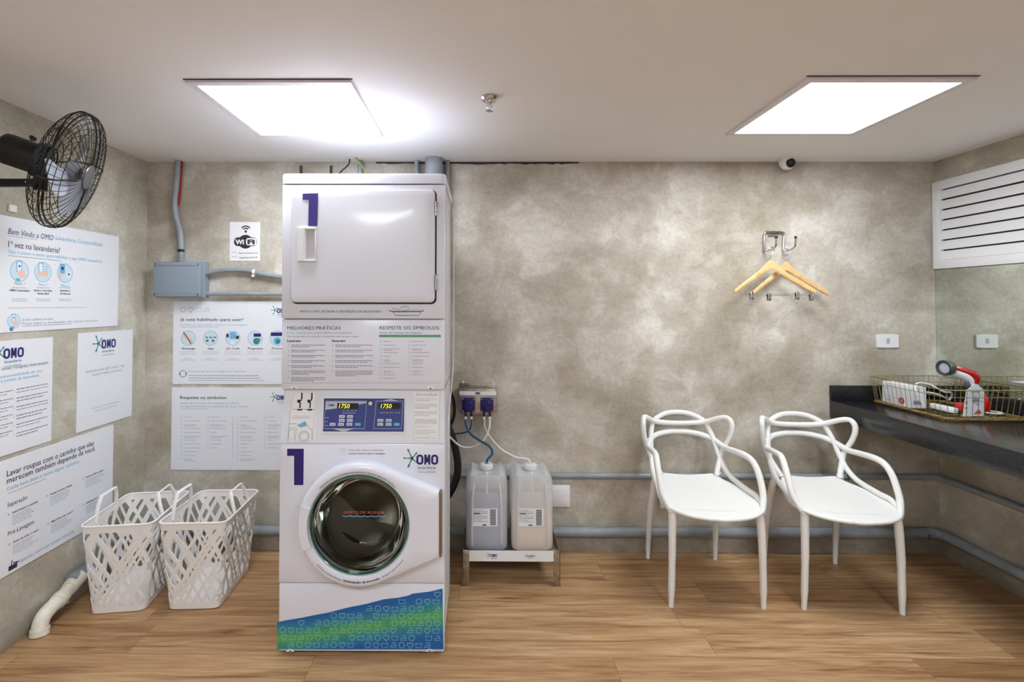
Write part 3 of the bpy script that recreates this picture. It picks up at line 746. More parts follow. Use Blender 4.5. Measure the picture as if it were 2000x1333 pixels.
# white cable hanging down the side
mb = MB(); mb.tube(smooth([(X1+.004, MY+.40, 1.93), (X1+.012, MY+.42, 1.80), (X1+.012, MY+.43, 1.2), (X1+.010, MY+.32, 1.06), (X1+.006, MY+.12, .93), (X1+.010, MY+.08, .78)], 6), .0025, M_whitetube, 6)
mb.build('side_cable', tower)
for sx in (X0+.05, X1-.05):
    for sy in (MY+.05, MY+D-.05):
        MB().lathe([(0, 0), (.018, 0), (.018, .01), (.008, .014), (.008, .022), (0, .022)], M_blackp, 12, Matrix.Translation((sx, sy, 0))).build('foot', tower)

# ================================================================== BACK WALL ABOVE / BEHIND THE TOWER
def pipe(name, pts, r, m, label, cat='pipe', group=None, n=14):
    o = MB().tube(pts, r, m, n).build(name); return tag(o, label, cat, group)
for (x, r, lab) in ((-.705, .015, 'grey pipe running into the ceiling above the dryer, leftmost of three'), (-.372, .014, 'grey pipe running into the ceiling just left of the thick one above the dryer'), (-.19, .013, 'grey pipe beside the right edge of the dryer top')):
    pipe('ceiling_pipe', [(x, YB-.03, HC), (x, YB-.03, 1.5)], r, M_pipe, lab, group='thin grey pipes above the dryer')
pipe('exhaust_duct', [(-.268, YB-.072, HC), (-.268, YB-.072, 1.6)], .052, M_pipe, 'thick grey exhaust duct rising above the right of the dryer')
for x, lab in ((-1.048, 'dark metal strap hanging above the dryer, the left of two'), (-.872, 'dark metal strap hanging above the dryer, the right of two')):
    tag(MB().box(x-.008, x+.008, YB-.05, YB-.046, 1.9, HC-.035, M_grey, .001).build('wall_strap', flat=True), lab, 'bracket', 'dark straps above the dryer')
tag(MB().tube(smooth([(-.76, YB-.06, HC), (-.768, YB-.06, 2.26), (-.81, YB-.06, 2.22), (-.86, YB-.06, 2.16)], 6), .004, M_blackm, 6).build('black_wire'), 'thin black wire dropping from the ceiling above the dryer', 'wire')
tag(MB().tube(smooth([(-.725, YB-.09, HC), (-.70, YB-.09, 2.265), (-.665, YB-.09, 2.22), (-.64, YB-.09, 2.16)], 6), .004, M_yellow, 6).tube(smooth([(-.715, YB-.09, HC), (-.69, YB-.095, 2.26), (-.66, YB-.09, 2.21), (-.645, YB-.09, 2.16)], 6), .003, M_green, 6).build('yellow_green_wire'), 'yellow and green earth wires dropping from the ceiling above the dryer', 'wire')

# junction box
jb = thing('junction_box', 'grey blue electrical junction box on the back wall left of the dryer', 'junction box', (-1.735, YB, 1.585))
mb = MB(); mb.box(-.155, .13, -.062, 0, -.101, .107, M_box, .006); mb.build('body', jb)
mb = MB(); mb.box(-.152, .122, -.088, -.0625, -.097, .104, M_box, .01)
mb.box(-.150, .120, -.0895, -.0875, .083, .085, mat('box_groove', (112, 126, 140), .5)); mb.box(-.150, .120, -.0895, -.0875, -.078, -.0765, mat('box_groove2', (112, 126, 140), .5))
mb.build('lid', jb)
for (dx, dz) in ((-.14, -.085), (.11, -.085), (-.14, .092), (.11, .092)):
    MB().lathe([(0, 0), (.004, 0), (.003, .002), (0, .002)], M_grey, 10, Matrix.Translation((dx, -.0885, dz)) @ Matrix.Rotation(PI/2, 4, 'X')).build('screw', jb)
# conduits
rib = MB(); pts = smooth([(-1.757, YB-.032, 1.690), (-1.756, YB-.032, 1.76), (-1.765, YB-.03, 1.87), (-1.79, YB-.03, 1.96), (-1.80, YB-.03, 2.05), (-1.79, YB-.03, 2.16), (-1.783, YB-.03, HC)], 12)
rib.tube(pts, [.0165+.0013*math.sin(i*2.2) for i in range(len(pts))], M_pipe, 14)
cd = tag(rib.build('flexible_conduit'), 'bent grey flexible conduit from the ceiling down to the junction box', 'conduit')
MB().tube([(-1.757, YB-.032, 1.752), (-1.757, YB-.032, 1.768)], .0185, M_black, 14).build('tape_band', cd)
tag(MB().tube(smooth([(-1.768, YB-.018, HC), (-1.775, YB-.014, 2.2), (-1.778, YB-.016, 2.1), (-1.783, YB-.02, 2.03)], 6), .006, M_redwire, 8).build('red_wire'), 'red wire beside the flexible conduit on the back wall', 'wire')
c2 = tag(MB().tube(smooth([(-1.605, YB-.034, 1.626), (-1.55, YB-.034, 1.638), (-1.45, YB-.032, 1.648), (-1.37, YB-.03, 1.645), (-1.28, YB-.03, 1.625), (-1.15, YB-.03, 1.604), (-1.0, YB-.03, 1.6)], 8), .0135, M_pipe, 12).build('conduit_pipe'), 'curved grey conduit from the junction box to behind the dryer', 'conduit')
mb = MB(); mb.lathe([(.0145, -.008), (.0165, -.008), (.0165, .008), (.0145, .008)], M_plast, 16, Matrix.Translation((-1.325, YB-.03, 1.634)) @ Matrix.Rotation(PI/2, 4, 'Y')); mb.box(-1.338, -1.326, YB-.04, YB, 1.605, 1.618, M_plast, .002); recalc(mb.build('clip', c2))
pipe('conduit_pipe', [(-1.604, YB-.03, 1.506), (-1.0, YB-.03, 1.506)], .011, M_pipe, 'straight grey conduit leaving the junction box low on its right side', 'conduit')

# wifi sign
mb = MB(); a = at(448.5, 510, 1, YB); b = at(508.5, 434, 1, YB)
mb.box(a.x, b.x, YB-.003, YB-.0003, a.z, b.z, mat('sign_white', (240, 238, 244), .4), .001)
fr = Frame(mb, 1, YB-.003, (1, 0, 0), (0, -1, 0), .0005)
cu, cv = fr.px(480, 452.5); ink = mat('sign_black', (46, 46, 44), .5)
fr.disc(cu, cv, .0075, ink)
for r_ in (.019, .032):
    fr.line([(cu+r_*math.cos(t), cv+r_*math.sin(t)) for t in [math.radians(40+100*i/12) for i in range(13)]], .0075, ink)
cu, cv = fr.px(479.5, 472.5)
fr.disc(cu, cv, .043, ink, 32, 0, .041); fr.poly([(cu+u_, cv+v_) for u_, v_ in rrect(.135, .052, .022, 6)], ink, .0002)
fr.poly([(cu+.034+u_, cv+v_) for u_, v_ in rrect(.062, .044, .014, 6)], M_plast, .0004)
fr.text('Wi', cu-.060, cv-.014, .027, M_plast, width=.052, bold=.05, h=.0006); fr.text('Fi', cu+.012, cv-.014, .027, ink, width=.044, bold=.05, h=.0008)
fr.tpx('Rede:', (453, 494), (463, 494), .005, ink); fr.tpx('lavanderia', (466, 496), (503, 494.5), .011, ink, shear=.3)
fr.tpx('Senha:', (453, 502.5), (464, 502.5), .005, ink); fr.tpx('sqnlav215', (467, 505), (503, 503), .011, ink, shear=.3, bold=.01)
tag(mb.build('wifi_sign', flat=True), 'small white WiFi sign on the back wall right of the flexible conduit', 'sign')

# ------------------------------------------------------------------ posters
def poster(axis, a, b, th, lab, name='poster'):
    mb = MB()
    if axis == 'B':
        mb.box(a[0], b[0], YB-th, YB-.0003, a[1], b[1], M_paper, .0006); fr = Frame(mb, 1, YB-th, (1, 0, 0), (0, -1, 0), .0005)
    else:
        mb.box(XL+.0003, XL+th, a[0], b[0], a[1], b[1], M_paper, .0006); fr = Frame(mb, 0, XL+th, (0, 1, 0), (1, 0, 0), .0005)
    fr.fin = lambda: tag(mb.build(name, flat=True), lab, 'poster')
    return fr
def hand_icon(fr, cu, cv, r, k):
    fr.disc(cu, cv, r, M_pale); fr.ring(cu, cv, r, r*.05, M_sky, 28, .0002)
    if k == 'phone':
        fr.rect(cu-r*.35, cv-r*.1, cu+r*.25, cv+r*1.05, M_sky, .0003); fr.rect(cu-r*.27, cv+.0, cu+r*.17, cv+r*.92, M_paper, .0004); fr.rect(cu-r*.12, cv+r*.4, cu+r*.06, cv+r*.58, M_navy, .0005)
        fr.poly([(cu-r*.3, cv+r*.0), (cu+r*.35, cv+r*.1), (cu+r*.75, cv-r*.35), (cu+r*.4, cv-r*.7), (cu-r*.1, cv-r*.45)], M_skin, .0005); fr.rect(cu-r*.4, cv-r*.98, cu+r*.05, cv-r*.7, M_sky, .0005)
    elif k == 'two':
        fr.rect(cu-r*.55, cv-r*.1, cu, cv+r*1.0, M_sky, .0003); fr.rect(cu-r*.47, cv+.0, cu-r*.08, cv+r*.88, M_paper, .0004)
        fr.poly([(cu-r*.8, cv-r*.35), (cu-r*.4, cv+r*.05), (cu+r*.6, cv+r*.0), (cu+r*.5, cv-r*.4)], M_skin, .0005)
        for i in range(3): fr.rect(cu+r*.15, cv+r*(.55-.25*i), cu+r*.6, cv+r*(.6-.25*i), M_sky, .0004)
    elif k == 'scan':
        fr.rect(cu-r*.7, cv-r*.05, cu-r*.05, cv+r*1.0, M_sky, .0003); fr.rect(cu-r*.5, cv+r*.35, cu-r*.22, cv+r*.65, M_navy, .0004); fr.poly([(cu-r*.95, cv-r*.5), (cu-r*.7, cv+r*.05), (cu-r*.4, cv-r*.1), (cu-r*.5, cv-r*.7)], M_skin, .0005)
        fr.rect(cu+r*.2, cv-r*.45, cu+r*.75, cv+r*.2, M_paper, .0004); fr.disc(cu+r*.48, cv-r*.1, r*.12, M_navy, 12, .0006)
    elif k == 'towel':
        fr.poly([(cu-r*.9, cv+r*.5), (cu-r*.3, cv+r*.6), (cu+r*.7, cv-r*.5), (cu+r*.3, cv-r*.8)], M_skin, .0004); fr.line([(cu-r*.7, cv+r*.85), (cu, cv-r*.1), (cu+r*.4, cv-r*.8)], r*.12, M_ink, False, .0006)
    elif k == 'keys':
        for i in range(3): fr.rect(cu-r*.7+i*r*.55, cv+r*.05, cu-r*.35+i*r*.55, cv+r*.18, M_ink, .0005)
        for i in range(2): fr.disc(cu-r*.45+i*r*.8, cv-r*.35, r*.2, M_green, 14, .0005)
    elif k == 'qr':
        fr.rect(cu-r*.4, cv-r*.1, cu+r*.45, cv+r*.85, M_sky, .0004); fr.rect(cu-r*.9, cv+r*.1, cu-r*.55, cv+r*.6, M_ink, .0005); fr.rect(cu+r*.45, cv-r*.1, cu+r*.85, cv+r*.35, M_ink, .0005); fr.rect(cu-r*.3, cv-r*.9, cu+r*.3, cv-r*.35, M_paper, .0005)
    elif k == 'prog':
        fr.rect(cu-r*.2, cv+r*.2, cu+r*.8, cv+r*.65, M_navy, .0004); fr.disc(cu+r*.2, cv-r*.4, r*.45, M_teal, 16, .0004); fr.disc(cu+r*.45, cv-r*.25, r*.28, M_green, 14, .0005)
    elif k == 'wash':
        fr.rect(cu-r*.9, cv+r*.3, cu+r*.9, cv+r*.8, M_navy, .0004); fr.disc(cu, cv-r*.35, r*.5, M_sky, 18, .0004); fr.disc(cu+r*.1, cv-r*.45, r*.3, M_teal, 14, .0005)
rnd = random.Random(11)
def W(fr, x, y, x1, h, m):
    u0, v = fr.px(x, y); u1, _ = fr.px(x1, y); fr.words(u0, v, u1-u0, h, m, rnd)

# back wall, upper: "Já está habilitado para usar?"
a = at(338, 750.5, 1, YB); b = at(339, 589, 1, YB)
fr = poster('B', (-1.816, a.z), (-1.11, b.z), .0035, 'white instruction poster on the back wall under the junction box, the upper of two')
for i, k in enumerate(('ring', 'heart', 'basin', 'iron')):
    u, v = fr.px(357.5+i*15.2, 605); m_ = (M_teal, M_teal, M_sky, M_green)[i]
    fr.ring(u, v, .0145, .0016, m_) if k == 'ring' else getattr(fr, k)(u, v, .0165, .0016, m_)
fr.tpx('Já está habilitado para usar?', (352, 627), (475, 627), .0165, M_ink, bold=.01)
fr.tpx('Confira as instruções abaixo e boa lavagem', (352, 636), (483, 636), .0095, M_sky)
W(fr, 352, 639.3, 428, .003, M_lgrey)
for i, (k, nm) in enumerate((('towel', 'Enxerga'), ('keys', 'App'), ('qr', 'Qr Code'), ('prog', 'Programa'), ('wash', 'Pronto'))):
    u, v = fr.px(368+i*43.4, 661); hand_icon(fr, u, v, .043, k)
    u, v = fr.px(368+i*43.4, 683); fr.text(nm, u, v, .0125, M_ink, width=.018*len(nm)*.55+.01, shear=.3, align='C', bold=.012)
    for j, yy in enumerate((688, 692, 701, 704)): W(fr, 352+i*43.4+(8 if j == 2 else 0), yy, 383+i*43.4-(8 if j == 2 else 0), .003, M_lgrey)
u, v = fr.px(357.5, 730.5); fr.ring(u, v, .019, .003, M_ink); fr.rect(u-.022, v-.006, u-.016, v+.006, M_ink); fr.rect(u+.016, v-.006, u+.022, v+.006, M_ink)
fr.tpx('Precisa de ajuda do Suporte Técnico?', (369, 727), (481, 727), .0095, M_sky)
W(fr, 369, 734.5, 505, .0045, M_mgrey); W(fr, 369, 739.5, 509, .0045, M_mgrey); W(fr, 369, 744, 516, .003, M_mgrey)
u, v = fr.px(541, 612); fr.splash_logo(u, v, .028); fr.fin()
# back wall, lower: "Respeite os símbolos"
a = at(333, 918, 1, YB); b = at(337, 757, 1, YB)
fr = poster('B', (-1.82, a.z), (-1.115, b.z), .0035, 'white laundry symbols poster on the back wall behind the baskets, the lower of two')
fr.tpx('Respeite os símbolos', (352, 779.5), (442, 779.5), .0165, M_ink, bold=.012)
fr.tpx('Antes de colocar na máquina verifique', (352, 789), (467, 789), .0095, M_sky); fr.tpx('obrigatoriamente a etiqueta de suas roupas', (352, 795.5), (484, 795.5), .0095, M_sky)
W(fr, 352, 799, 408, .003, M_lgrey)
for c_, (x, n_) in enumerate(((352, 12), (404, 9), (462, 12), (515, 9))):
    for i in range(n_):
        y = 815+i*7.5; u, v = fr.px(x+2.5, y); (fr.basin if (i+c_) % 3 == 0 else fr.ring if (i+c_) % 3 == 1 else fr.iron)(u, v+.003, .0052, .001, M_sky)
        W(fr, x+7.5, y+.5, x+7.5+rnd.uniform(12, 34), .0034, M_lgrey)
        if i in (2, 5, 11): W(fr, x+7.5, y+3.3, x+30, .0034, M_lgrey)
fr.line([fr.px(455, 813), fr.px(454, 896)], .001, M_mgrey)
u, v = fr.px(540, 782); fr.splash_logo(u, v, .029); fr.fin()

# left wall posters
fr = poster('L', (2.03, 1.327), (2.751, 1.815), .004, 'large white welcome poster on the left wall under the fan')
fr.tpx('Bem Vindo a OMO', (15, 457), (104, 470), .026, M_navy, shear=.25)
fr.tpx('Lavanderia Compartilhada', (108, 468), (200, 481), .02, M_sky, shear=.25)
fr.tpx('1ª vez na lavanderia?', (16, 482.5), (117, 491), .027, M_ink)
fr.tpx('Siga o passo a passo para habilitar o app OMO Lavanderia', (16, 494), (199, 508), .015, M_sky)
W(fr, 16, 500, 118, .004, M_lgrey); W(fr, 16, 461, 72, .003, M_lgrey)
for (x, y, k) in ((38, 530, 'phone'), (84, 532, 'two'), (127, 534, 'scan')):
    u, v = fr.px(x, y); hand_icon(fr, u, v, .044, k); u, v = fr.px(x, y+25); fr.text({'phone': 'Passo 1', 'two': 'Passo 2', 'scan': 'Passo 3'}[k], u, v-.004, .013, M_green if k == 'phone' else M_sky, width=.05, shear=.3, align='C')
for (x, s1, s2) in ((38, 'OMO Lavanderia', ''), (84, 'dados e crie conta', 'Senha fácil'), (127, 'escaneie o', 'QR Code na loja')):
    u, v = fr.px(x, 563); fr.words(u-.035, v, .07, .004, M_lgrey, rnd)
    u, v = fr.px(x, 569.5); fr.text(s1, u, v, .0085, M_ink, width=.095 if x != 127 else .06, bold=.02, align='C')
    if s2: u, v = fr.px(x, 575.5); fr.text(s2, u, v, .0085, M_ink, width=.06, bold=.02, align='C')
    u, v = fr.px(x, 585); fr.words(u-.038, v, .076, .0035, M_lgrey, rnd); fr.words(u-.034, v-.008, .07, .0035, M_lgrey, rnd)
W(fr, 16, 602.5, 168, .003, M_lgrey)
u, v = fr.px(27, 628); hand_icon(fr, u, v, .03, 'phone'); fr.disc(*fr.px(22, 643), .009, M_teal)
fr.tpx('Já tem cadastro no app?', (43, 627), (104, 624), .011, M_sky); fr.tpx('Faça aqui a avaliação do nosso serviço', (43, 634.5), (190, 628), .010, M_lgrey); W(fr, 43, 638, 140, .003, M_mgrey)
fr.fin()

fr = poster('L', (1.93, .815), (2.333, 1.293), .004, 'white logo poster on the left wall, cut off by the photo edge')
u, v = fr.px(6, 702); fr.splash_logo(u, v, .043)
fr.tpx('Porque suas roupas merecem', (-34, 729), (93, 722), .0155, M_mgrey); fr.tpx('tenha responsabilidade de uso', (-30, 744), (82, 733), .013, M_sky); fr.tpx('durante o pedido da lavanderia', (-30, 753), (76, 742), .013, M_sky)
for i in range(6):
    u, v = fr.px(27, 763+i*17.3); fr.line([(u-.004, v+.004), (u+.004, v-.004)], .001, M_lgrey)
    u, v = fr.px(32, 762+i*17.2); fr.words(u, v, .155, .0055, M_mgrey, rnd); fr.words(u, v-.013, rnd.uniform(.1, .16), .0055, M_mgrey if i % 2 else M_lgrey, rnd)
    u, v = fr.px(-20, 772+i*16.5); fr.words(u, v, .1, .005, M_mgrey, rnd); fr.words(u, v-.012, .08, .005, M_lgrey, rnd)
fr.fin()

fr = poster('L', (2.478, .812), (2.872, 1.302), .004, 'white square poster with a laundry brand logo on the left wall near the corner')
u, v = fr.px(198, 682); fr.splash_logo(u, v, .047)
fr.tpx('Escaneie esse QR Code e veja', (168, 729), (243, 715), .013, M_lgrey); fr.tpx('nossos vídeos tutoriais', (180, 735), (237, 726), .013, M_lgrey)
fr.tpx('Acesse nosso canal de atendimento', (178, 800), (234, 789), .007, M_sky); fr.tpx('e tire suas dúvidas', (184, 805), (229, 797), .007, M_sky)
fr.fin()

fr = poster('L', (2.03, .31), (2.73, .795), .004, 'large white washing tips poster low on the left wall beside the baskets')
fr.tpx('Lavar roupas com o carinho que elas', (13, 932), (183, 871), .026, M_ink, bold=.005); fr.tpx('merecem também depende de você.', (13, 946), (186, 883), .026, M_ink, bold=.005)
fr.tpx('Cuide bem delas e tenha alguns cuidados:', (13, 960), (155, 904), .016, M_sky)
W(fr, 15, 966, 90, .003, M_mgrey)
fr.tpx('Separação', (14, 992), (53, 974), .019, M_ink); fr.tpx('Pré-Lavagem', (15, 1048), (66, 1026), .019, M_ink)
fr.tpx('Sabendo, você está sempre tranquilo', (38, 1100), (144, 1040), .015, M_sky)
for (x, y, s_) in ((24, 1004, 'Entre branco e colorido'), (98, 968, 'Roupas de cama e banho'), (167, 935, 'Tecidos de fibra e peças'), (25, 1062, 'Antes do ciclo, o cesto'), (100, 1022, 'Manchas de suor?'), (168, 985, 'Atenção ao colocar')):
    u, v = fr.px(x, y); wd = .13 if x < 160 else .125
    fr.text(s_, u, v, .0085, M_ink, width=wd*.95, bold=.02); fr.line([(u-.022, v+.008), (u-.012, v-.002)], .0015, M_lgrey); fr.line([(u-.012, v+.008), (u-.022, v-.002)], .0015, M_lgrey)
    for j in range(5): fr.words(u, v-.013-.009*j, wd*rnd.uniform(.6, 1), .004, M_lgrey if j < 3 else M_sky, rnd)
u, v = fr.px(25, 1106); fr.rect(u-.02, v-.014, u+.02, v+.006, M_ink); fr.line([(u-.008, v+.004), (u-.004, v+.026)], .004, M_ink); fr.line([(u, v+.012), (u+.028, v+.006)], .005, M_ink)
fr.fin()

# ================================================================== WALL PIPES
# upper pipe: behind the tower along the back wall, then along the right wall
pr = .0165
up = tag(MB().tube([(-.5, YB-.022, .449), (XR-.055, YB-.022, .449)]+[(XR-.055+.033*math.sin(t), YB-.022-.033*(1-math.cos(t)), .449) for t in [PI/2*i/6 for i in range(1, 7)]]+[(XR-.022, .2, .449)], pr, M_pipe, 16).build('wall_pipe'), 'thin grey pipe along the back and right walls, the upper of two', 'pipe', 'grey pipes along the walls')
lr = .0275
lo_pts = [(XL+.033, 2.42, .128), (XL+.033, YB-.08, .13)]+[(XL+.033+.047*(1-math.cos(t)), YB-.08+.047*math.sin(t), .13) for t in [PI/2*i/6 for i in range(1, 7)]]+[(XR-.08, YB-.033, .13)]+[(XR-.08+.047*math.sin(t), YB-.033-.047*(1-math.cos(t)), .13) for t in [PI/2*i/6 for i in range(1, 7)]]+[(XR-.033, .2, .13)]
lp = tag(MB().tube(lo_pts, lr, M_pipe, 20).build('wall_pipe'), 'thick grey pipe just above the skirting, the lower of two', 'pipe', 'grey pipes along the walls')
def clip(parent, x, z, r, yc):
    mb = MB(); Tc = Matrix.Translation((x, yc, z)) @ Matrix.Rotation(PI/2, 4, 'Y'); mb.lathe([(r+.0005, -.007), (r+.0025, -.007), (r+.0025, .007), (r+.0005, .007)], M_chrome, 20, Tc)
    mb.tube([(x, yc-.004, z+r), (x, yc-.004, z+r+.009)], .004, M_chrome, 8); mb.tube([(x, yc-.004, z-r), (x, yc-.004, z-r-.009)], .004, M_chrome, 8); recalc(mb.build('clip', parent))
clip(lp, 1.60, .13, lr, YB-.033); clip(lp, 2.57, .13, lr, YB-.033); clip(up, 2.13, .449, pr, YB-.022)
# cream drain pipe at the left wall
dp = thing('drain_pipe', 'stained cream plastic drain pipe with an elbow at the floor by the left wall', 'pipe')
c0 = Vector((XL+.045, 2.46, .085))
mb = MB(); pth = smooth([(XL+.036, 2.44, .112), (XL+.04, 2.40, .098), (XL+.045, 2.34, .083), (XL+.05, 2.28, .075), (XL+.053, 2.245, .06), (XL+.055, 2.228, .03), (XL+.056, 2.225, .0)], 6)
mb.tube(pth, [.031]*len(pth), M_cream, 20); mb.build('elbow', dp)
def collar(p, q, r, nm):
    mb = MB(); mb.tube([p, q], r, M_cream, 22); mb.build(nm, dp)
collar((XL+.035, 2.475, .122), (XL+.039, 2.405, .1), .0345, 'coupling'); collar((XL+.043, 2.36, .088), (XL+.0475, 2.325, .081), .0345, 'coupling')
collar((XL+.056, 2.226, .0), (XL+.055, 2.229, .026), .036, 'floor_collar')
rnd2 = random.Random(6)
for k in range(5):
    p = Vector((XL+.043+.034*math.cos(-.3+.25*k), 2.365-.006*k, .09+.034*math.sin(-.9+.1*k)))
    MB().tube([p, p+Vector((.001, -.012, -.004))], .003, M_dirt, 5).build('glue_mark', dp)

# outlets
def plate(name, x0, x1, z0, z1, lab, cat, parts=None):
    cx, cz = (x0+x1)/2, (z0+z1)/2; t = thing(name, lab, cat, (cx, YB, cz)); w_, h_ = x1-x0, z1-z0
    mb = MB()
    o = [(w_/2*(-1+2*i/8), h_/2*(.94+.06*math.cos(PI*(-1+2*i/8)/2))) for i in range(9)]+[(w_/2*(1-2*i/8), -h_/2*(.94+.06*math.cos(PI*(1-2*i/8)/2))) for i in range(9)]
    mb.prism(o, Matrix(((1, 0, 0, 0), (0, 0, -1, -.0003), (0, 1, 0, 0), (0, 0, 0, 1))), .009, M_plast); mb.build('plate', t); return t, w_, h_
t, w_, h_ = plate('wall_outlet', 2.328, 2.452, 1.196, 1.276, 'white power outlet on the back wall between the chairs and the mirror', 'outlet')
mb = MB()
for (u, v) in ((0, .006), (-.004, -.006), (.005, .012)): mb.tube([(u, -.0095, v), (u, -.0085, v)], .003, M_grey, 10)
mb.build('socket_holes', t)
mb = MB(); mb.prism(rrect(.02, .032, .008), Matrix(((1, 0, 0, 0), (0, 0, -1, -.0092), (0, 1, 0, 0), (0, 0, 0, 1))), .0012, M_silver)
mb.build('socket_insert', t)
def cover(x0, x1, z0, z1, lab):
    t = thing('wall_box', lab, 'electrical box', ((x0+x1)/2, YB, (z0+z1)/2), group='white boxes on the lower back wall'); a, b = (x1-x0)/2, (z1-z0)/2
    MB().box(-a, a, -.03, -.0005, -b, b, M_plast, .003).build('body', t); MB().box(-a+.012, a-.012, -.034, -.0302, -b+.014, b-.014, M_plast, .003).build('cover', t)
cover(.38, .525, .27, .395, 'white square electrical box on the back wall beside the milky jug')
cover(1.05, 1.12, .265, .37, 'small white electrical box on the back wall behind the left chair')

# ================================================================== DETERGENT PUMP + JUGS
pu = thing('detergent_pump', 'steel dosing pump unit with two dark blue pump heads on the back wall', 'pump', (-.012, YB, .89))
mb = MB(); mb.box(-.108, .112, -.004, -.0005, .04, .092, M_steel, .001); mb.box(-.105, .108, -.09, -.004, -.07, .075, M_steel, .003); mb.build('body', pu)
mb = MB(); mb.box(-.104, .107, -.096, -.0905, .038, .06, M_plast, .001); fr = Frame(mb, 1, YB-.096, (1, 0, 0), (0, -1, 0), .0005)
fr.org = Vector((0, -.096, 0)); fr.rect(-.012, .043, .012, .056, M_navy); fr.text('OMO', -.009, .046, .006, M_plast, width=.018, h=.0004); fr.words(-.098, .046, .03, .004, M_lgrey, rnd)
mb.build('name_strip', pu, flat=True)
for hx in (-.052, .053):
    mb = MB(); mb.box(hx-.037, hx+.037, -.104, -.0902, -.058, .024, M_dial, .004)
    mb.lathe([(.024, 0), (.024, .008), (.02, .011), (0, .011)], M_dial, 24, Matrix.Translation((hx, -.104, -.016)) @ Matrix.Rotation(PI/2, 4, 'X'))
    hd = recalc(mb.build('pump_head', pu))
    for (dx, dz) in ((-.03, .017), (.03, .017), (-.03, -.05), (.03, -.05)): MB().lathe([(.004, 0), (.003, .002), (0, .002)], M_chrome, 10, Matrix.Translation((hx+dx, -.1042, dz)) @ Matrix.Rotation(PI/2, 4, 'X')).build('screw', hd)
    MB().tube([(hx-.01, -.1165, -.02), (hx+.012, -.1165, -.012)], .003, M_black, 6).build('rotor_mark', hd)
    for dx in (-.017, .016):
        MB().tube([(hx+dx, -.097, -.058), (hx+dx, -.097, -.082)], .006, M_black, 10).build('nozzle', pu)
        MB().tube([(hx+dx, -.097, -.082), (hx+dx, -.097, -.096)], .007, M_plast, 10).build('hose_clamp', pu)
for x in (-.085, .087):
    mb = MB(); mb.tube([(x, -.0005, .1), (x, -.01, .1)], .008, M_chrome, 6); mb.tube([(x, -.01, .1), (x, -.018, .1)], .004, M_chrome, 8); mb.build('wall_bolt', pu)
PY = YB-.097
def hose(name, pts, r, m, lab): return tag(MB().tube(smooth(pts, 8), r, m, 10).build(name), lab, 'hose')
JY = 2.775
hose('blue_hose', [(-.081, PY, .79), (-.075, PY-.01, .755), (-.05, PY-.03, .715), (.0, PY-.05, .685), (.055, PY-.06, .655), (.07, PY-.08, .62), (.045, JY+.01, .60), (.037, JY, .5797)], .0065, M_bluetube, 'blue dosing hose from the pump into the jug of blue liquid')
hose('thin_blue_hose', [(-.048, PY, .79), (-.05, PY-.01, .75), (-.07, PY+.03, .715), (-.12, PY+.045, .70), (-.19, PY+.045, .70)], .0045, M_bluetube, 'thin blue hose from the pump to behind the washing machine')
hose('white_hose', [(.057-.03, PY, .79), (.03, PY+.012, .74), (.06, PY+.0, .69), (.12, PY-.06, .64), (.2, PY-.09, .605), (.262, JY+.01, .60), (.277, JY, .5797)], .0055, M_whitetube, 'white hose from the pump to the jug of cream liquid')
hose('looping_white_hose', [(.057, PY, .79), (.052, PY-.02, .74), (.02, PY-.03, .68), (-.04, PY-.03, .645), (-.10, PY-.05, .65), (-.15, PY-.06, .69), (-.2, PY-.06, .75)], .0055, M_whitetube, 'white hose looping from the pump to behind the washing machine')
hose('black_hose', [(-.21, YB-.12, .80), (-.18, YB-.12, .76), (-.145, YB-.12, .66), (-.125, YB-.12, .56), (-.13, YB-.12, .47), (-.17, YB-.12, .38), (-.23, YB-.12, .30)], .021, M_blackp, 'thick black drain hose behind the right of the washing machine')
hose('thin_black_hose', [(-.19, YB-.05, .98), (-.155, YB-.05, .90), (-.15, YB-.05, .80), (-.19, YB-.05, .70)], .009, M_blackp, 'thinner black hose coming down behind the dryer')

# stand
st = thing('jug_stand', 'low stainless steel stand under the two detergent jugs', 'stand', (.16, 2.755, 0))
sx0, sx1, sy0, sy1 = -.247, .253, -.136, .136
for (a, b, nm) in ((sx0, sy0, 1), (sx1, sy0, 1), (sx0, sy1, 1), (sx1, sy1, 1)):
    ix = 1 if a < 0 else -1; iy = 1 if b < 0 else -1
    mb = MB(); x0, x1 = sorted((a, a+ix*.034)); y0, y1 = sorted((b, b+iy*.003)); mb.box(x0, x1, y0, y1, 0, .186, M_steel, .0006)
    x0, x1 = sorted((a, a+ix*.003)); y0, y1 = sorted((b, b+iy*.034)); mb.box(x0, x1, y0, y1, 0, .186, M_steel, .0006); mb.build('leg', st)
mb = MB(); mb.box(sx0+.004, sx1-.004, sy0+.004, sy1-.004, .152, .156, M_steel, .0006)
mb.box(sx0+.034, sx1-.034, sy0+.001, sy0+.004, .132, .18, M_steel, .0006); mb.box(sx0+.034, sx1-.034, sy1-.004, sy1-.001, .132, .18, M_steel, .0006)
for s_ in (sx0+.001, sx1-.004): mb.box(s_, s_+.003, sy0+.034, sy1-.034, .132, .18, M_steel, .0006)
mb.build('tray', st)
mb = MB(); mb.box(sx0+.034, sx1-.034, sy0-.0012, sy0+.0006, .128, .183, M_plast, .0003); fr = Frame(mb, 1, 0, (1, 0, 0), (0, -1, 0), .0005); fr.org = Vector((0, sy0-.0012, 0))
fr.splash_logo(-.105, .15, .016, False); fr.words(-.1, .142, .03, .004, M_ink, rnd); fr.text('Comfort', .075, .151, .013, M_ink, width=.05, shear=.3, bold=.02); fr.words(.085, .143, .025, .003, M_ink, rnd)
mb.build('name_strip', st, flat=True)

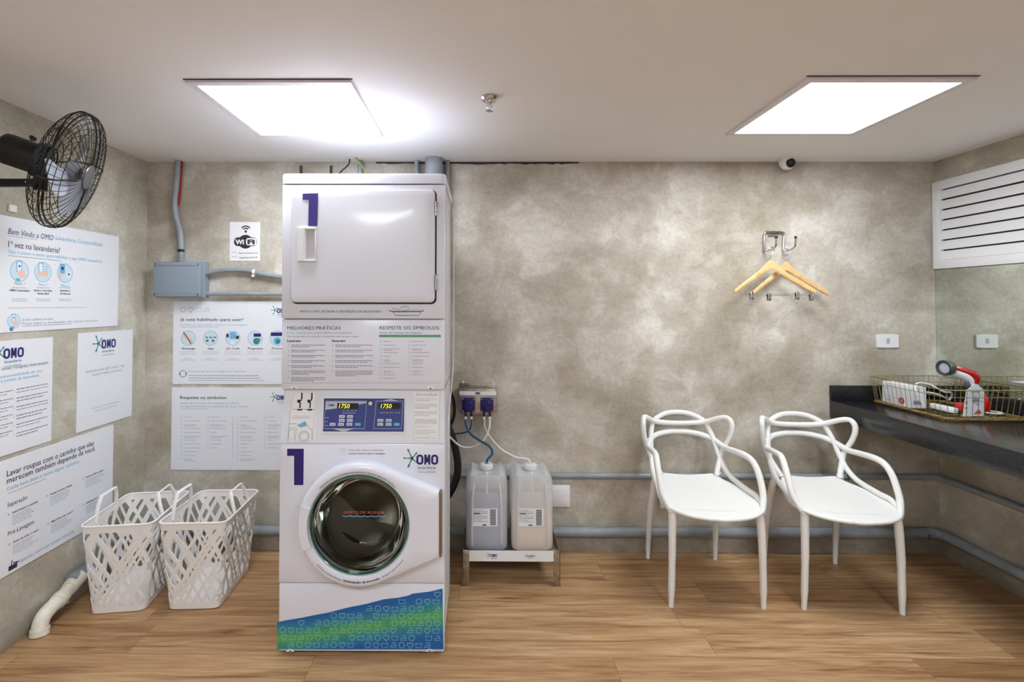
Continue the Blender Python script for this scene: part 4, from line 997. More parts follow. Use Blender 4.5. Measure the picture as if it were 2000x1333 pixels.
def jug(cx, lab, liq, lz, tilt):
    t = thing('detergent_jug', lab, 'jug', (cx, JY, .1565), tilt, 'detergent jugs on the steel stand')
    W_, D_, H_ = .222, .22, .405
    def sec(w2, d2, z, r=.035, notch=0):
        o = rrect(w2, d2, r, 5); out = []
        for (x, y) in o: out.append((x, y, z))
        return out
    def body(mb, ins, z0, z1, m, closed_top=True):
        rings = []; k = 18
        for i in range(k+1):
            z = z0+(z1-z0)*i/k; f_ = z/H_; s_ = 1-.05*math.exp(-z/.02)-.008*(abs(f_-.5) < .48)-.012*(abs(f_-.79) < .03)
            rings.append(sec(W_*s_-2*ins, D_*s_-2*ins, z))
        loft(mb, rings, m)
    mb = MB(); k = 40; o = rrect(W_, D_, .038, 8); rings = []
    zs = [0, .004, .012, .03, .1, .18, .25, .30, .308, .316, .33, .35]
    sc_ = [.9, .95, .985, 1, .995, .99, .995, .99, .972, .985, .985, .98]
    for z, s_ in zip(zs, sc_): rings.append([(x*s_, y*s_, z) for x, y in o])
    # shoulders: two humps left and right with a saddle for the neck
    for q in range(1, 10):
        t_ = q/9*math.radians(77); f_ = math.cos(t_)
        rr_ = []
        for x, y in o:
            X_, Y_ = x*.98*f_, y*.98*f_
            rr_.append((X_, Y_, .35+.040*math.sin(t_)+.030*math.exp(-((abs(X_)-.078)/.026)**2)*math.sin(min(1, q/2)*PI/2)))
        rings.append(rr_)
    loft(mb, rings, M_jug)
    b = recalc(mb.build('body', t))
    mb = MB(); zs2 = [z for z in zs[1:] if z < lz]+[lz]
    loft(mb, [[(x*.965*(.96 if i == 0 else .985), y*.965*.985, max(z, .004)) for x, y in o] for i, z in enumerate(zs2)], liq); recalc(mb.build('liquid', t))
    mb = MB()
    for sx in (-1, 1): mb.tube(smooth([(sx*.076, -D_/2+.004, .03), (sx*.077, -D_/2+.001, .12), (sx*.075, -D_/2+.001, .25), (sx*.068, -D_/2+.004, .335), (sx*.055, -D_/2+.03, .378)], 5), .007, M_jug, 8)
    mb.tube([(0, -D_/2+.0, .30), (0, -D_/2+.004, .345), (0, -D_/2+.05, .395)], .005, M_jug, 8)
    mb.build('molded_ribs', t)
    mb = MB(); Tn = Matrix.Translation((0, 0, .385)); mb.lathe([(.024, -.01), (.024, .012), (.033, .012), (.034, .034), (.031, .037), (.014, .037), (.012, .03), (0, .03)], M_plast, 28, Tn)
    for i in range(20):
        a = 2*PI*i/20; mb.tube([(.034*math.cos(a), .034*math.sin(a), .40), (.034*math.cos(a), .034*math.sin(a), .418)], .0014, M_plast, 5)
    mb.build('cap', t)
    mb = MB(); mb.tube([(0, 0, .39), (0, .0, .05)], .005, M_whitetube, 8); mb.build('suction_tube', t)
    mb = MB(); mb.box(-.075, .056, -D_/2-.0018, -D_/2-.0003, .13, .222, M_paper, .0003); fr = Frame(mb, 1, 0, (1, 0, 0), (0, -1, 0), .0004); fr.org = Vector((0, -D_/2-.0018, 0))
    for i in range(20): fr.rect(.018, .137+.0041*i, .048, .137+.0041*i+(.0022 if i % 3 else .003), M_ink)
    for i in range(8): fr.words(-.07, .213-.0085*i, .075 if i % 3 else .05, .0038, M_mgrey, rnd)
    fr.words(-.068, .194, .035, .009, M_ink, rnd); fr.rect(-.022, .134, -.002, .14, M_ink)
    mb.build('label_sticker', t, flat=True)
jug(.037, 'milky plastic jug of blue liquid on the steel stand', M_bluel, .243, 0)
jug(.277, 'milky plastic jug of cream liquid on the steel stand beside the white box', M_creaml, .135, 0)

# ================================================================== CHAIRS
def make_chair():
    t = thing('armchair', '', 'chair', (0, 0, 0), 0, 'white chairs against the back wall')
    mir = lambda pts: pts+[(-p[0], p[1], p[2]) for p in reversed(pts)]
    # seat
    mb = MB(); st_ = [(.082, .136, .518), (.05, .150, .513), (.02, .163, .508), (-.02, .186, .503), (-.08, .207, .497), (-.15, .228, .49), (-.215, .239, .485), (-.258, .232, .48), (-.293, .212, .475), (-.328, .176, .470), (-.354, .126, .466), (-.368, .06, .462)]
    st_ = [tuple(q) for q in smooth(st_, 3)]
    m_ = 12; top = []; k = len(st_)
    for (y, hw_, z) in st_:
        for j in range(m_+1):
            f_ = -1+2*j/m_; yy = y-(.004*(1-f_*f_) if y < -.33 else 0); top.append((hw_*f_, yy, z-.012*(1-f_**2)*(1 if -.3 < y else .4)-.003*(abs(f_) > .95)))
    vs = top+[(x, y, z-.013) for x, y, z in top]; n1 = len(top); fs = []
    for i in range(k-1):
        for j in range(m_):
            a = i*(m_+1)+j; b = a+1; c = a+m_+2; d = a+m_+1; fs += [[a, b, c, d], [n1+a, n1+d, n1+c, n1+b]]
    loop = [j for j in range(m_+1)]+[i*(m_+1)+m_ for i in range(1, k)]+[(k-1)*(m_+1)+j for j in range(m_-1, -1, -1)]+[i*(m_+1) for i in range(k-2, 0, -1)]
    for a, b in zip(loop, loop[1:]+loop[:1]): fs.append([a, b, n1+b, n1+a])
    mb.add(vs, fs, M_chair)
    rim = [vs[i] for i in loop]
    mb.tube([(x, y, z-.0065) for x, y, z in rim], .0085, M_chair, 8, closed=True)
    o = recalc(mb.build('seat', t, ang=50))
    R_ = .0142
    A = [(.232, -.25, .474), (.236, -.19, .496), (.222, -.12, .503), (.205, .0, .52), (.195, .07, .555), (.189, .106, .594), (.182, .135, .64), (.176, .155, .682), (.163, .185, .735), (.143, .205, .776), (.09, .226, .806), (.035, .236, .818)]
    C = [(.210, -.284, .45), (.229, -.262, .482), (.2440, -.234, .53), (.246, -.19, .61), (.240, -.145, .655), (.228, -.09, .669), (.218, .0, .664), (.21, .08, .657), (.195, .125, .668), (.176, .160, .682), (.13, .195, .699), (.06, .213, .711), (.02, .217, .713)]
    B = [(.150, .06, .512), (.160, .075, .535), (.189, .106, .594), (.200, .112, .625), (.213, .108, .657), (.232, .09, .71), (.241, .078, .76), (.240, .082, .798), (.228, .105, .817), (.20, .14, .808), (.143, .19, .776), (.07, .204, .765), (.02, .207, .763)]
    for nm, P_, r_ in (('rounded_back_rail', A, R_), ('arm_rail', C, .0155), ('winged_back_rail', B, R_)):
        pts = smooth(mir(P_), 5); MB().tube(pts, r_, M_chair, 10, sq=(1.0, 1.0)).build(nm, t, ang=80)
    for sx in (-1, 1):
        mb = MB(); mb.tube(smooth([(sx*.203, -.262, .460), (sx*.208, -.276, .42), (sx*.213, -.285, .25), (sx*.218, -.281, 0)], 5), [.022, .0225, .022, .0205, .019]+[.0185]*3+[.0175]*3+[.016]*3+[.0125]*2, M_chair, 12); mb.build('leg', t, ang=60)
        mb = MB(); mb.tube(smooth([(sx*.160, .075, .525), (sx*.172, .10, .47), (sx*.182, .135, .33), (sx*.187, .165, .15), (sx*.189, .180, 0)], 4), [.017]*4+[.018]*3+[.017]*3+[.015]*3+[.013]*2+[.0115]*2, M_chair, 12); mb.build('leg', t, ang=60)
    return t
chair = make_chair(); chair.location = (1.144, 2.732, 0); chair.rotation_euler = (0, 0, -.025)
chair['label'] = 'white plastic armchair with looping open back, the one nearer the jugs'
ch2 = copy_tree(chair); ch2.location = (1.785, 2.703, 0); ch2.rotation_euler = (0, 0, -.084)
ch2['label'] = 'white plastic armchair with looping open back, the one beside the dark counter'

# ================================================================== COUNTER, MIRROR, LOUVRE
ct = thing('counter', 'long dark stone counter fixed along the right wall', 'counter', (XR, YB, .788))
CT = .888
MB().box(2.05-XR, -.0005, -2.6, -.0005, 0, .1, M_granite, .0015).build('worktop', ct)
MB().box(2.05-XR, -.021, -.018, -.0005, .1003, .187, M_granite, .001).build('backsplash', ct)
MB().box(-.02, -.0005, -2.6, -.0005, .1003, .187, M_granite, .001).build('backsplash', ct)
mr = tag(MB().box(XR-.005, XR-.0005, 1.2, YB-.003, .977, 1.652, M_mirror).build('wall_mirror', flat=True), 'frameless mirror on the right wall between the counter and the louvre', 'mirror')
lv = thing('louvre_panel', 'white louvred ventilation panel high on the right wall', 'louvre', (XR, 2.985, 1.656))
LZ = .51; LW = 1.1; fw = .05
mb = MB()
for a in ((-.022, -.0005, -LW, 0, 0, fw), (-.022, -.0005, -LW, 0, LZ-fw, LZ), (-.022, -.0005, -fw, 0, fw, LZ-fw), (-.022, -.0005, -LW, -LW+fw, fw, LZ-fw)): mb.box(*a, M_plast, .002)
mb.build('frame', lv)
MB().box(-.002, -.0005, -LW+fw, -fw, fw, LZ-fw, M_grey).build('slat_gap_shade', lv, flat=True)  # dark sheet standing in for the shade between the slats
pitch = (LZ-2*fw)/7
for i in range(7):
    z = fw+pitch*i
    mb = MB(); o = [(-.0185, z+pitch-.008), (-.0165, z+pitch-.006), (-.003, z+.003), (-.005, z+.0005), (-.0125, z+.0005)]
    mb.add([(x, -LW+fw, zz_) for x, zz_ in [(-.006, z+pitch-.006), (-.004, z+pitch-.006), (-.017, z+.001), (-.019, z+.001)]]+[(x, -fw, zz_) for x, zz_ in [(-.006, z+pitch-.006), (-.004, z+pitch-.006), (-.017, z+.001), (-.019, z+.001)]],
           [[0, 1, 2, 3], [7, 6, 5, 4], [0, 4, 5, 1], [1, 5, 6, 2], [2, 6, 7, 3], [3, 7, 4, 0]], M_plast)
    recalc(mb.build('slat', lv, flat=True))

# ================================================================== WIRE BASKET AND STEAMER
bx0, bx1, by0, by1 = 2.235, 2.655, 2.44, 2.94; bz0, bz1 = CT+.004, 1.038
wb = thing('wire_basket', 'gold wire basket with a rope edged base on the dark counter', 'basket', ((bx0+bx1)/2, (by0+by1)/2, CT))
hx_, hy_ = (bx1-bx0)/2, (by1-by0)/2
def wring(s_, z, n_=6): return [(x, y, z) for x, y in rrect(2*hx_*s_, 2*hy_*s_, .04*s_, n_)]
mb = MB(); mb.tube(wring(1, bz1-CT), .0028, M_gold, 8, closed=True); mb.tube(wring(.985, bz1-CT-.035), .0018, M_gold, 6, closed=True); mb.tube(wring(.93, .012), .0022, M_gold, 6, closed=True); mb.build('rim', wb)
mb = MB()
def along(s_, u): # point at fraction u of the perimeter
    o = rrect(2*hx_*s_, 2*hy_*s_, .04*s_, 6); k = len(o); L_ = [math.dist(o[i], o[(i+1) % k]) for i in range(k)]; S = sum(L_)*u; i = 0
    while S > L_[i]: S -= L_[i]; i += 1
    f_ = S/L_[i]; a, b = o[i], o[(i+1) % k]; return (a[0]+(b[0]-a[0])*f_, a[1]+(b[1]-a[1])*f_)
nw = 60
for i in range(nw):
    a = along(1, i/nw); b = along(.93, (i+.15)/nw); mb.tube([(a[0], a[1], bz1-CT), (b[0], b[1], .010)], .0012, M_gold, 5)
mb.build('upright_wires', wb)
mb = MB(); 
for k in range(3):
    pts = []
    nn = 260
    for i in range(nn):
        p = along(.93-.02*0, i/nn); ph = 2*PI*i*46/nn+k*2*PI/3; r_ = .0045
        nx, ny = p[0]/hx_, p[1]/hy_; l = math.hypot(nx, ny) or 1
        pts.append((p[0]+nx/l*r_*math.cos(ph), p[1]+ny/l*r_*math.cos(ph), .009+r_*math.sin(ph)))
    mb.tube(pts, .0042, M_straw, 5, closed=True)
mb.build('rope_edge', wb)
mb = MB()
for i in range(11): y = -hy_*.9+2*hy_*.9*i/10; mb.tube([(-hx_*.92, y, .008), (hx_*.92, y, .008)], .0016, M_gold, 5)
for i in range(4): x = -hx_*.8+2*hx_*.8*i/3; mb.tube([(x, -hy_*.92, .0105), (x, hy_*.92, .0105)], .0016, M_gold, 5)
mb.build('base_wires', wb)
BZ_ = CT+.0135
# white carton in the basket
cb = thing('white_carton', 'white carton with a red flower picture inside the wire basket', 'box', (2.312, 2.785, BZ_), math.radians(-4))
mb = MB(); mb.box(-.04, .05, -.065, .10, 0, .115, M_paper, .002)
fr = Frame(mb, 0, 0, (0, -1, 0), (-1, 0, 0), .0006); fr.org = Vector((-.04, 0, 0))
fr.line([(-.1, .035), (.065, .035)], .001, M_lgrey); fr.line([(-.1, .085), (-.05, .078), (-.05, .11)], .002, M_mgrey); fr.text('clean', -.06, .015, .011, M_mgrey, width=.03)
for i in range(7):
    a = 2*PI*i/7; fr.disc(.045+.013*math.cos(a), .03+.010*math.sin(a), .009, M_redink, 10, .0002)
fr.disc(.045, .03, .006, M_skin, 10, .0005); mb.build('carton', cb, flat=True)
mb = MB(); mb.box(-.036, .045, -.098, -.068, .0, .112, M_paper, .002); fr = Frame(mb, 1, 0, (1, 0, 0), (0, -1, 0), .0006); fr.org = Vector((0, -.098, 0)); fr.rect(-.02, .02, .02, .04, M_lgrey); fr.line([(-.01, .05), (.01, .105)], .0015, M_mgrey); mb.build('side_leaflet', cb, flat=True)
tag(MB().box(2.375, 2.405, 2.56, 2.70, BZ_, BZ_+.028, M_plast, .006).build('white_tray'), 'flat white plastic piece lying in the wire basket between the carton and the steamer', 'tray')
tag(MB().tube(smooth([(2.30, 2.64, BZ_+.02), (2.275, 2.66, 1.00), (2.30, 2.68, 1.035), (2.36, 2.68, 1.03), (2.42, 2.66, .995), (2.46, 2.67, .99), (2.50, 2.70, .97), (2.50, 2.72, .94), (2.47, 2.71, .955), (2.43, 2.70, .972), (2.40, 2.70, .98), (2.385, 2.72, .982)], 8), .0045, M_plast, 8).build('power_cord'), 'white power cord arching out of the wire basket', 'cord')
tag(MB().tube(smooth([(2.56, 2.60, BZ_+.006), (2.60, 2.60, BZ_+.006), (2.615, 2.57, BZ_+.006), (2.60, 2.54, BZ_+.006), (2.56, 2.54, BZ_+.006), (2.535, 2.57, BZ_+.006)], 6, True), .004, M_plast, 8, closed=True).build('coiled_cord'), 'small loop of white cord in the basket right of the steamer', 'cord')
# garment steamer: base tank, stem, head
sm = thing('garment_steamer', 'red and white handheld garment steamer with a grey head standing in the basket', 'steamer', (2.475, 2.585, BZ_))
def sec(path, radii, m, nm, par, sq=None, n_=18):
    mb = MB(); P_ = smooth([tuple(p)+(r,) for p, r in zip(path, radii)], 6); mb.tube([q[:3] for q in P_], [q[3] for q in P_], m, n_, sq=sq); return mb.build(nm, par, ang=60)
sec([(.065, 0, .005), (.072, 0, .035), (.066, 0, .07), (.050, 0, .100), (.038, 0, .125), (.032, .0, .145), (.035, .0, .166), (.030, 0, .187), (.002, 0, .203), (-.048, 0, .218), (-.083, 0, .226)],
    [.026, .03, .027, .018, .013, .013, .019, .021, .018, .0175, .016], M_red, 'red_shell', sm)
sec([(-.078, 0, .205), (-.048, -.001, .194), (-.018, -.002, .182), (.003, -.002, .165), (.010, -.002, .142), (.012, -.001, .115), (.02, 0, .095)], [.020, .02, .019, .018, .016, .015, .013], M_plast, 'white_handle', sm)
mb = MB(); mb.box(.0, .052, -.034, .03, .004, .068, mat('tank_clear', (196, 190, 190), .2, coat=.3), .012, 3); mb.build('water_tank', sm)
mb = MB(); mb.box(-.055, .005, -.02, .03, .0, .05, M_red, .014, 3); mb.build('base_foot', sm)
sec([(-.022, -.014, .158), (-.020, -.016, .14), (-.012, -.017, .122)], [.009, .013, .010], M_dgrey, 'trigger', sm)
Th = Matrix.Translation((-.09, -.004, .246)) @ Matrix.Rotation(math.radians(-68), 4, 'Z') @ Matrix.Rotation(math.radians(98), 4, 'X')
Th = Matrix.Translation((-.104, -.002, .228)) @ Matrix.Scale(1.08, 4) @ (Vector((-.985, -.16, -.06)).to_track_quat('Z', 'Y').to_matrix().to_4x4())
mb = MB(); mb.lathe([(0, -.024), (.02, -.024), (.031, -.012), (.036, .006), (.037, .02), (.034, .024), (.026, .022), (.024, .016), (0, .016)], M_dgrey, 32, Th)
for i in range(22):
    a = 2*PI*i/22; c, s_ = math.cos(a), math.sin(a); mb.tube([Th @ Vector((.034*c, .034*s_, .020)), Th @ Vector((.031*c, .031*s_, .031))], .0018, M_black, 5)
hd = recalc(mb.build('steam_head', sm))
mb = MB(); mb.lathe([(0, .019), (.023, .018), (.023, .0165), (0, .016)], M_silver, 28, Th)
for i in range(9):
    a = 2*PI*i/9; p = Th @ Vector((.013*math.cos(a), .013*math.sin(a), .0192)); mb.tube([p, p+(Th.to_3x3() @ Vector((0, 0, .0006)))], .0016, M_grey, 6)
mb.build('steam_plate', hd)
# product tag in front of the steamer
tg = MB(); Tt = Matrix.Translation((2.42, 2.505, BZ_)) @ Matrix.Rotation(math.radians(6), 4, 'Z')
out = [(-.058, .0), (.055, .0), (.062, .125), (.03, .152), (.02, .158), (.008, .158), (-.035, .128)]
tg.prism([(u, v) for u, v in out], Tt @ Matrix(((1, 0, 0, 0), (0, 0, -1, 0), (0, 1, 0, 0), (0, 0, 0, 1))), .0015, M_paper)
fr = Frame(tg, 1, 0, tuple(Tt.to_3x3() @ Vector((1, 0, 0))), tuple(Tt.to_3x3() @ Vector((0, -1, 0))), .0021); fr.org = Tt.translation.copy()
fr.text('Quap', -.012, .116, .014, M_ink, width=.045, shear=.3); fr.disc(.012, .078, .019, M_lgrey, 20, 0, .010); fr.ring(.012, .078, .016, .0015, M_ink, 16, .0003); fr.line([(.03, .08), (.052, .068)], .0015, M_mgrey)
for (u, v) in ((-.038, .066), (-.04, .04)): fr.rect(u-.004, v-.004, u+.006, v+.005, M_mgrey)
fr.poly([(.0, .008), (.018, .028), (.03, .034), (.045, .016), (.03, .01), (.012, .012)], M_redink, .0003); fr.rect(.022, .052, .026, .062, M_ink); fr.words(-.01, .1, .03, .003, M_lgrey, rnd)
recalc(tag(tg.build('product_tag', flat=True), 'white printed card tag standing in front of the garment steamer', 'tag'))

# ================================================================== WALL HOOK AND HANGERS
hk = thing('wall_hook', 'chrome double hook rack fixed to the back wall above the hangers', 'hook rack', (1.73, YB, 1.82))
def hp(px_, py_, y): p = at(px_, py_, 1, y); return (p.x-1.73, p.y-YB, p.z-1.82)
y_ = YB-.014
mb = MB(); pts = [hp(1493, 490, y_), hp(1493, 460, y_), hp(1496, 454.5, y_), hp(1502, 453.5, y_), hp(1523, 453.5, y_), hp(1529, 455, y_), hp(1531.5, 460, y_), hp(1530, 490, y_)]
mb.tube(smooth(pts, 4), .0062, M_chrome, 12); mb.build('rail', hk)
for x in (1493.5, 1530):
    b = Vector(hp(x, 487, y_)); mb = MB(); P_ = smooth([b+Vector((0, 0, .006)), b+Vector((0, -.004, -.006)), b+Vector((0, -.03, -.012)), b+Vector((0, -.09, -.006)), b+Vector((0, -.112, .012)), b+Vector((0, -.116, .05))], 5)
    mb.tube(P_, .0055, M_chrome, 12); h1 = mb.build('hook', hk)
    MB().tube([b+Vector((0, -.116, .048)), b+Vector((0, -.116, .06))], .0068, M_black, 12).build('rubber_tip', h1)
MB().box(-.03, .03, -.0085, -.0005, .03, .05, M_chrome, .002).build('mount_plate', hk)
def hanger(cx, cy, top, lab, rz, hookx):
    t = thing('coat_hanger', lab, 'coat hanger', (cx, cy, top), rz, 'wooden trouser hangers on the wall hook')
    mb = MB(); k = 24; vs = []; half = .222
    for i in range(k+1):
        x = -half+2*half*i/k; f_ = abs(x)/half
        zc_ = -.004-.150*f_**1.05+.012*math.exp(-(x/.05)**2); wd = .036-.010*f_+(.016*math.exp(-(x/.035)**2)); yb__ = -.035*f_**2; th = .010+.003*f_
        for (dy, dz) in ((-th/2, .35), (-th/4, .5), (th/4, .5), (th/2, .35), (th/2, -.35), (th/4, -.5), (-th/4, -.5), (-th/2, -.35)): vs.append((x, dy+yb__, zc_+dz*wd))
    fs = [[8*i+j, 8*i+(j+1) % 8, 8*i+8+(j+1) % 8, 8*i+8+j] for i in range(k) for j in range(8)]+[list(range(8))[::-1], [8*k+j for j in range(8)]]
    mb.add(vs, fs, M_woodh); recalc(mb.build('wooden_arms', t, ang=50))
    mb = MB(); mb.tube(smooth([(0, 0, .02), (0, 0, .055), (.006*hookx, 0, .068), (.016*hookx, 0, .078), (.018*hookx, 0, .095), (.008*hookx, 0, .106), (-.008*hookx, 0, .102), (-.014*hookx, 0, .09)], 6), .0022, M_chrome, 8); mb.build('hook', t)
    mb = MB(); mb.tube([(-.19, -.03, -.145), (-.185, -.03, -.165), (.185, -.03, -.165), (.19, -.03, -.145)], .0016, M_chrome, 6); mb.build('bar', t)
    for sx in (-.125, .125):
        mb = MB(); mb.box(sx-.009, sx+.009, -.042, -.036, -.195, -.152, M_chrome, .002); mb.box(sx-.009, sx+.009, -.028, -.022, -.195, -.152, M_chrome, .002); mb.tube([(sx-.01, -.032, -.165), (sx+.01, -.032, -.165)], .006, M_grey, 8); mb.build('clip', t)
    return t
hanger(1.668, YB-.085, 1.672, 'pale wooden hanger with trouser clips on the left wall hook, overlapping in front', math.radians(-3), 1)
hanger(1.778, YB-.045, 1.665, 'pale wooden hanger with trouser clips on the right wall hook, partly behind the other', math.radians(3), 1)

# ================================================================== LAUNDRY BASKETS
def make_basket():
    t = thing('laundry_basket', '', 'laundry basket', (0, 0, 0), 0, 'white openwork baskets by the left wall')
    H = .415; tw, td, bw, bd = .318, .425, .238, .375; n_ = 6
    top = rrect(tw, td, .035, n_); bot = rrect(bw, bd, .03, n_); k = len(top)
    cum = [0]
    for i in range(k): cum.append(cum[-1]+math.dist(top[i], top[(i+1) % k]))
    per = cum[-1]
    def S(u, v, off=0):
        u = (u % 1.0)*per; i = 0
        while i < k-1 and u > cum[i+1]: i += 1
        f_ = (u-cum[i])/(cum[i+1]-cum[i]); a = Vector(top[i]).lerp(Vector(top[(i+1) % k]), f_); b = Vector(bot[i]).lerp(Vector(bot[(i+1) % k]), f_)
        p = b.lerp(a, v); l = p.length; nn = Vector((p.x/tw, p.y/td)); nn.normalize()
        return Vector((p.x-nn.x*off, p.y-nn.y*off, .004+(H-.004)*v))
    mb = MB(); th = .0035
    def band(v0, v1, sub=72, out=0):
        vs = []; 
        for i in range(sub):
            for v_, o_ in ((v0, -out), (v1, -out), (v1, th), (v0, th)): vs.append(S(i/sub, v_, o_))
        mb.add(vs, [[4*i+j, 4*((i+1) % sub)+j, 4*((i+1) % sub)+(j+1) % 4, 4*i+(j+1) % 4] for i in range(sub) for j in range(4)], M_bask)
    band(.925, 1.0); band(.0, .07)
    rn = random.Random(21); nf = 27; v0, v1 = .06, .935; segs = 9
    for fam in (1, -1):
        for i in range(nf):
            u0 = (i+rn.uniform(-.25, .25))/nf; slope = fam*rn.uniform(.13, .20); wd = rn.uniform(.0165, .022)/per
            vs = []
            for q in range(segs+1):
                f_ = q/segs; v = v0+(v1-v0)*f_; u = u0+slope*f_
                vs += [S(u-wd/2, v, 0), S(u+wd/2, v, 0), S(u+wd/2, v, th), S(u-wd/2, v, th)]
            mb.add(vs, [[4*q+j, 4*q+(j+1) % 4, 4*q+4+(j+1) % 4, 4*q+4+j] for q in range(segs) for j in range(4)], M_bask)
    # solid corner ribs
    for uc in (.0,):
        pass
    recalc(mb.build('openwork_wall', t, ang=30))
    mb = MB(); mb.tube([S(i/72, 1.0, .0015)+Vector((0, 0, .001)) for i in range(72)], .005, M_bask, 8, closed=True); mb.build('rim', t)
    mb = MB(); o2 = [(x*.985, y*.985) for x, y in bot]; loft(mb, [[(x, y, 0) for x, y in scaled(o2, .008, 0, 0)], [(x, y, .007) for x, y in bot], [(x, y, .010) for x, y in o2]], M_bask); mb.build('base', t)
    def handle(sx, lean):
        x = sx*(tw/2-.004); z = H-.005; pts = [(x, -.085, z-.03), (x+lean*.6, -.078, z+.05), (x+lean, -.062, z+.095), (x+lean, .062, z+.095), (x+lean*.6, .078, z+.05), (x, .085, z-.03)]
        P_ = [pts[0], pts[1], tuple(Vector(pts[1]).lerp(Vector(pts[2]), .7)), pts[2], tuple(Vector(pts[2]).lerp(Vector(pts[3]), .08))]
        MB().tube([pts[0], pts[1], pts[2], tuple(Vector(pts[2]).lerp(Vector(pts[3]), .04)), tuple(Vector(pts[2]).lerp(Vector(pts[3]), .96)), pts[3], pts[4], pts[5]], .0075, M_bask, 8, sq=(1.25, .55)).build('handle', t, ang=50)
    handle(-1, .012); handle(1, -.04)
    return t
bk = make_basket(); bk.location = (-1.722, 2.566, 0); bk.rotation_euler = (0, 0, math.radians(8)); bk['label'] = 'white openwork laundry basket nearer the left wall'
b2 = copy_tree(bk); b2.location = (-1.366, 2.597, 0); b2.rotation_euler = (0, 0, math.radians(3)); b2['label'] = 'white openwork laundry basket nearer the washing machine'

# ================================================================== WALL FAN
FC = Vector((-1.585, 1.944, 1.962)); FN = Vector((.87, .385, -.31)).normalized()
fan = thing('wall_fan', 'black caged wall fan with silver blades high on the left wall', 'fan', (XL, 1.88, 1.88))
zax = FN; xax = Vector((0, 0, 1)).cross(zax).normalized(); yax = zax.cross(xax)
Tf = Matrix.Translation(FC-fan.location) @ Matrix((xax, yax, zax)).transposed().to_4x4()
FR = .231
front = [(.045, .056), (.09, .055), (.14, .050), (.185, .040), (.215, .027), (.229, .012), (FR, 0)]
back = [(FR, 0), (.233, -.016), (.22, -.036), (.19, -.055), (.15, -.066), (.10, -.072), (.055, -.074)]
def cage(prof, nwire, rings, nm, r=.0012):
    mb = MB(); P_ = smooth(prof, 3)
    for i in range(nwire):
        a = 2*PI*i/nwire; mb.tube([Tf @ Vector((q[0]*math.cos(a+.3*(1-q[0]/FR)), q[0]*math.sin(a+.3*(1-q[0]/FR)), q[1])) for q in P_], r, M_blackm, 4, cap=False)
    for q in rings: mb.tube([Tf @ Vector((q[0]*math.cos(2*PI*i/48), q[0]*math.sin(2*PI*i/48), q[1])) for i in range(48)], q[2], M_blackm, 5, closed=True)
    o = mb.build(nm, fan); return o
fg = cage(front, 48, [(.229, .012, .0016), (.215, .027, .0014), (.187, .039, .0014), (.045, .056, .0025)], 'front_guard')
bg = cage(back, 40, [(FR, 0, .0035), (.233, -.016, .0016), (.22, -.036, .0016), (.19, -.055, .0016), (.15, -.066, .0016), (.10, -.072, .0016), (.06, -.074, .003)], 'rear_guard')
for par, prof in ((fg, front), (bg, back)):
    for k in range(4):
        a = math.radians(20+90*k); P_ = smooth(prof, 3); MB().tube([Tf @ Vector((q[0]*math.cos(a), q[0]*math.sin(a), q[1])) for q in P_], .0034, M_blackm, 6).build('rib', par)
MB().lathe([(0, .062), (.03, .062), (.048, .059), (.052, .054), (0, .052)], mat('fan_badge_grey', (96, 96, 100), .35, metal=.5), 32, Tf).build('hub_badge', fan)
MB().lathe([(0, .03), (.02, .03), (.036, .022), (.04, -.012), (0, -.015)], mat('fan_hub_grey', (128, 132, 142), .4), 28, Tf).build('hub', fan)
for k in range(3):
    a0 = math.radians(98+120*k); mb = MB(); nr, nc = 9, 7; vs = []
    for i in range(nr+1):
        r_ = .034+(.205-.034)*i/nr; wdt = math.radians(28+26*math.sin(PI*(i/nr)**.8)); tw_ = math.radians(38-14*i/nr)
        for j in range(nc+1):
            f_ = -.5+j/nc; an = a0+wdt*f_-.35*(i/nr); z_ = math.sin(tw_)*f_*wdt*r_*1.0+.005
            vs.append(Tf @ Vector((r_*math.cos(an), r_*math.sin(an), z_)))
    n1 = len(vs); off = Tf.to_3x3() @ Vector((0, 0, -.0025)); vs += [v+off for v in vs]; fs = []
    for i in range(nr):
        for j in range(nc):
            a = i*(nc+1)+j; fs += [[a, a+1, a+nc+2, a+nc+1], [n1+a, n1+a+nc+1, n1+a+nc+2, n1+a+1]]
    lp_ = [j for j in range(nc+1)]+[i*(nc+1)+nc for i in range(1, nr+1)]+[nr*(nc+1)+j for j in range(nc-1, -1, -1)]+[i*(nc+1) for i in range(nr-1, 0, -1)]
    for a, b in zip(lp_, lp_[1:]+lp_[:1]): fs.append([a, b, n1+b, n1+a])
    mb.add(vs, fs, M_blade); recalc(mb.build('blade', fan))
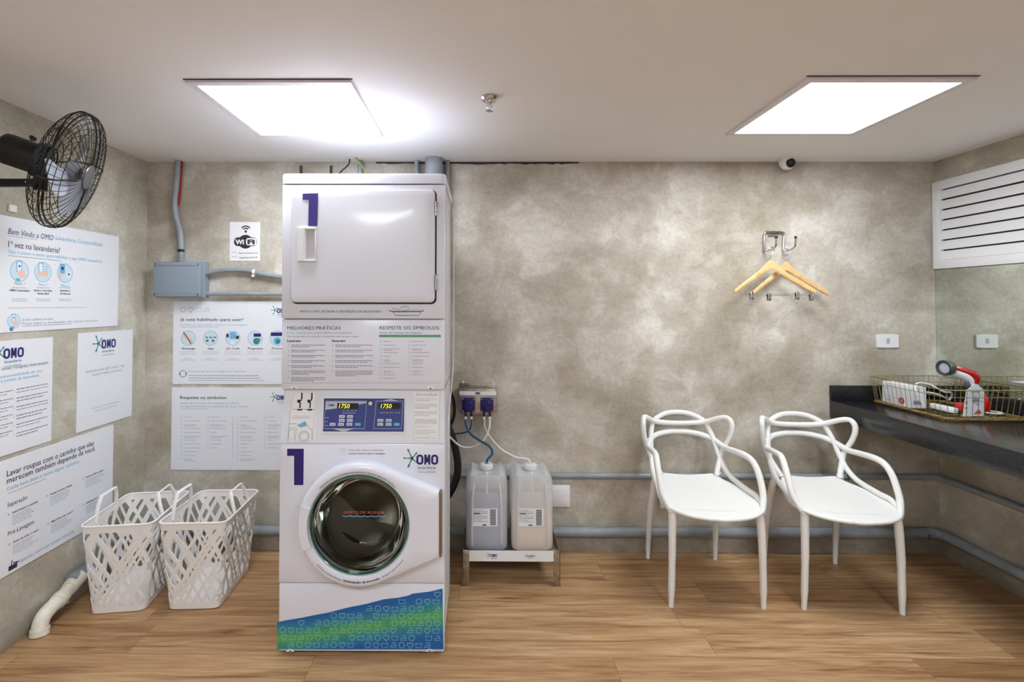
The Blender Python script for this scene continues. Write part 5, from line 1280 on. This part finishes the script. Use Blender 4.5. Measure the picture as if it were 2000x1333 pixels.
mb = MB(); mb.lathe([(0, -.225), (.045, -.225), (.056, -.215), (.058, -.2), (.058, -.115), (.066, -.112), (.066, -.085), (.05, -.076), (0, -.076)], M_black, 36, Tf); mh = mb.build('motor_housing', fan)
mb = MB(); mb.lathe([(.0588, -.205), (.0588, -.13)], mat('motor_label_silver', (186, 178, 176), .45), 16, Tf, math.radians(-25), math.radians(95)); 
for (a_, z_, w2, m_) in ((50, -.19, .02, M_yellow), (20, -.18, .03, M_lgrey), (8, -.18, .03, M_lgrey)):
    mb.lathe([(.0592, z_), (.0592, z_+w2)], m_, 4, Tf, math.radians(a_), math.radians(a_+(14 if m_ is M_yellow else 3)))
mb.build('rating_label', mh)
mb = MB(); kp_ = Tf @ Vector((.02, .052, -.16)); kd = (Tf.to_3x3() @ Vector((.3, 1, 0))).normalized(); mb.tube([kp_, kp_+kd*.02], .005, M_black, 8); mb.tube([kp_+kd*.02, kp_+kd*.028], .012, M_black, 12); mb.build('oscillation_knob', mh)
o3 = fan.location
mb = MB(); J = FC+FN*-.10+Vector((0, 0, -.085))-o3; mb.tube([J+Vector((0, 0, .03)), J+Vector((0, 0, -.03))], .022, M_black, 16); mb.build('pivot_joint', fan)
mb = MB(); p0 = J; p1 = Vector((.05, -.0, J.z)); mb.tube([p0+Vector((.01, 0, 0)), Vector((.02, p0.y, p0.z))], .0165, M_black, 12); mb.build('bracket_arm', fan)
MB().lathe([(0, .001), (.05, .001), (.055, .01), (.05, .028), (.03, .04), (0, .042)], M_black, 28, Matrix.Translation((0, J.y, J.z)) @ Matrix.Rotation(PI/2, 4, 'Y')).build('wall_mount', fan)
MB().lathe([(0, .0), (.005, .0), (.004, .003), (0, .004)], M_chrome, 12, Matrix.Translation((J.x-.04, J.y-.0165, J.z)) @ Matrix.Rotation(PI/2, 4, 'X')).build('arm_screw', fan)
tag(MB().box(XL+.0003, XL+.01, 2.10, 2.135, 1.835, 1.865, M_plast, .002).build('wall_clip', flat=False), 'tiny white clip on the left wall below the fan arm', 'clip')
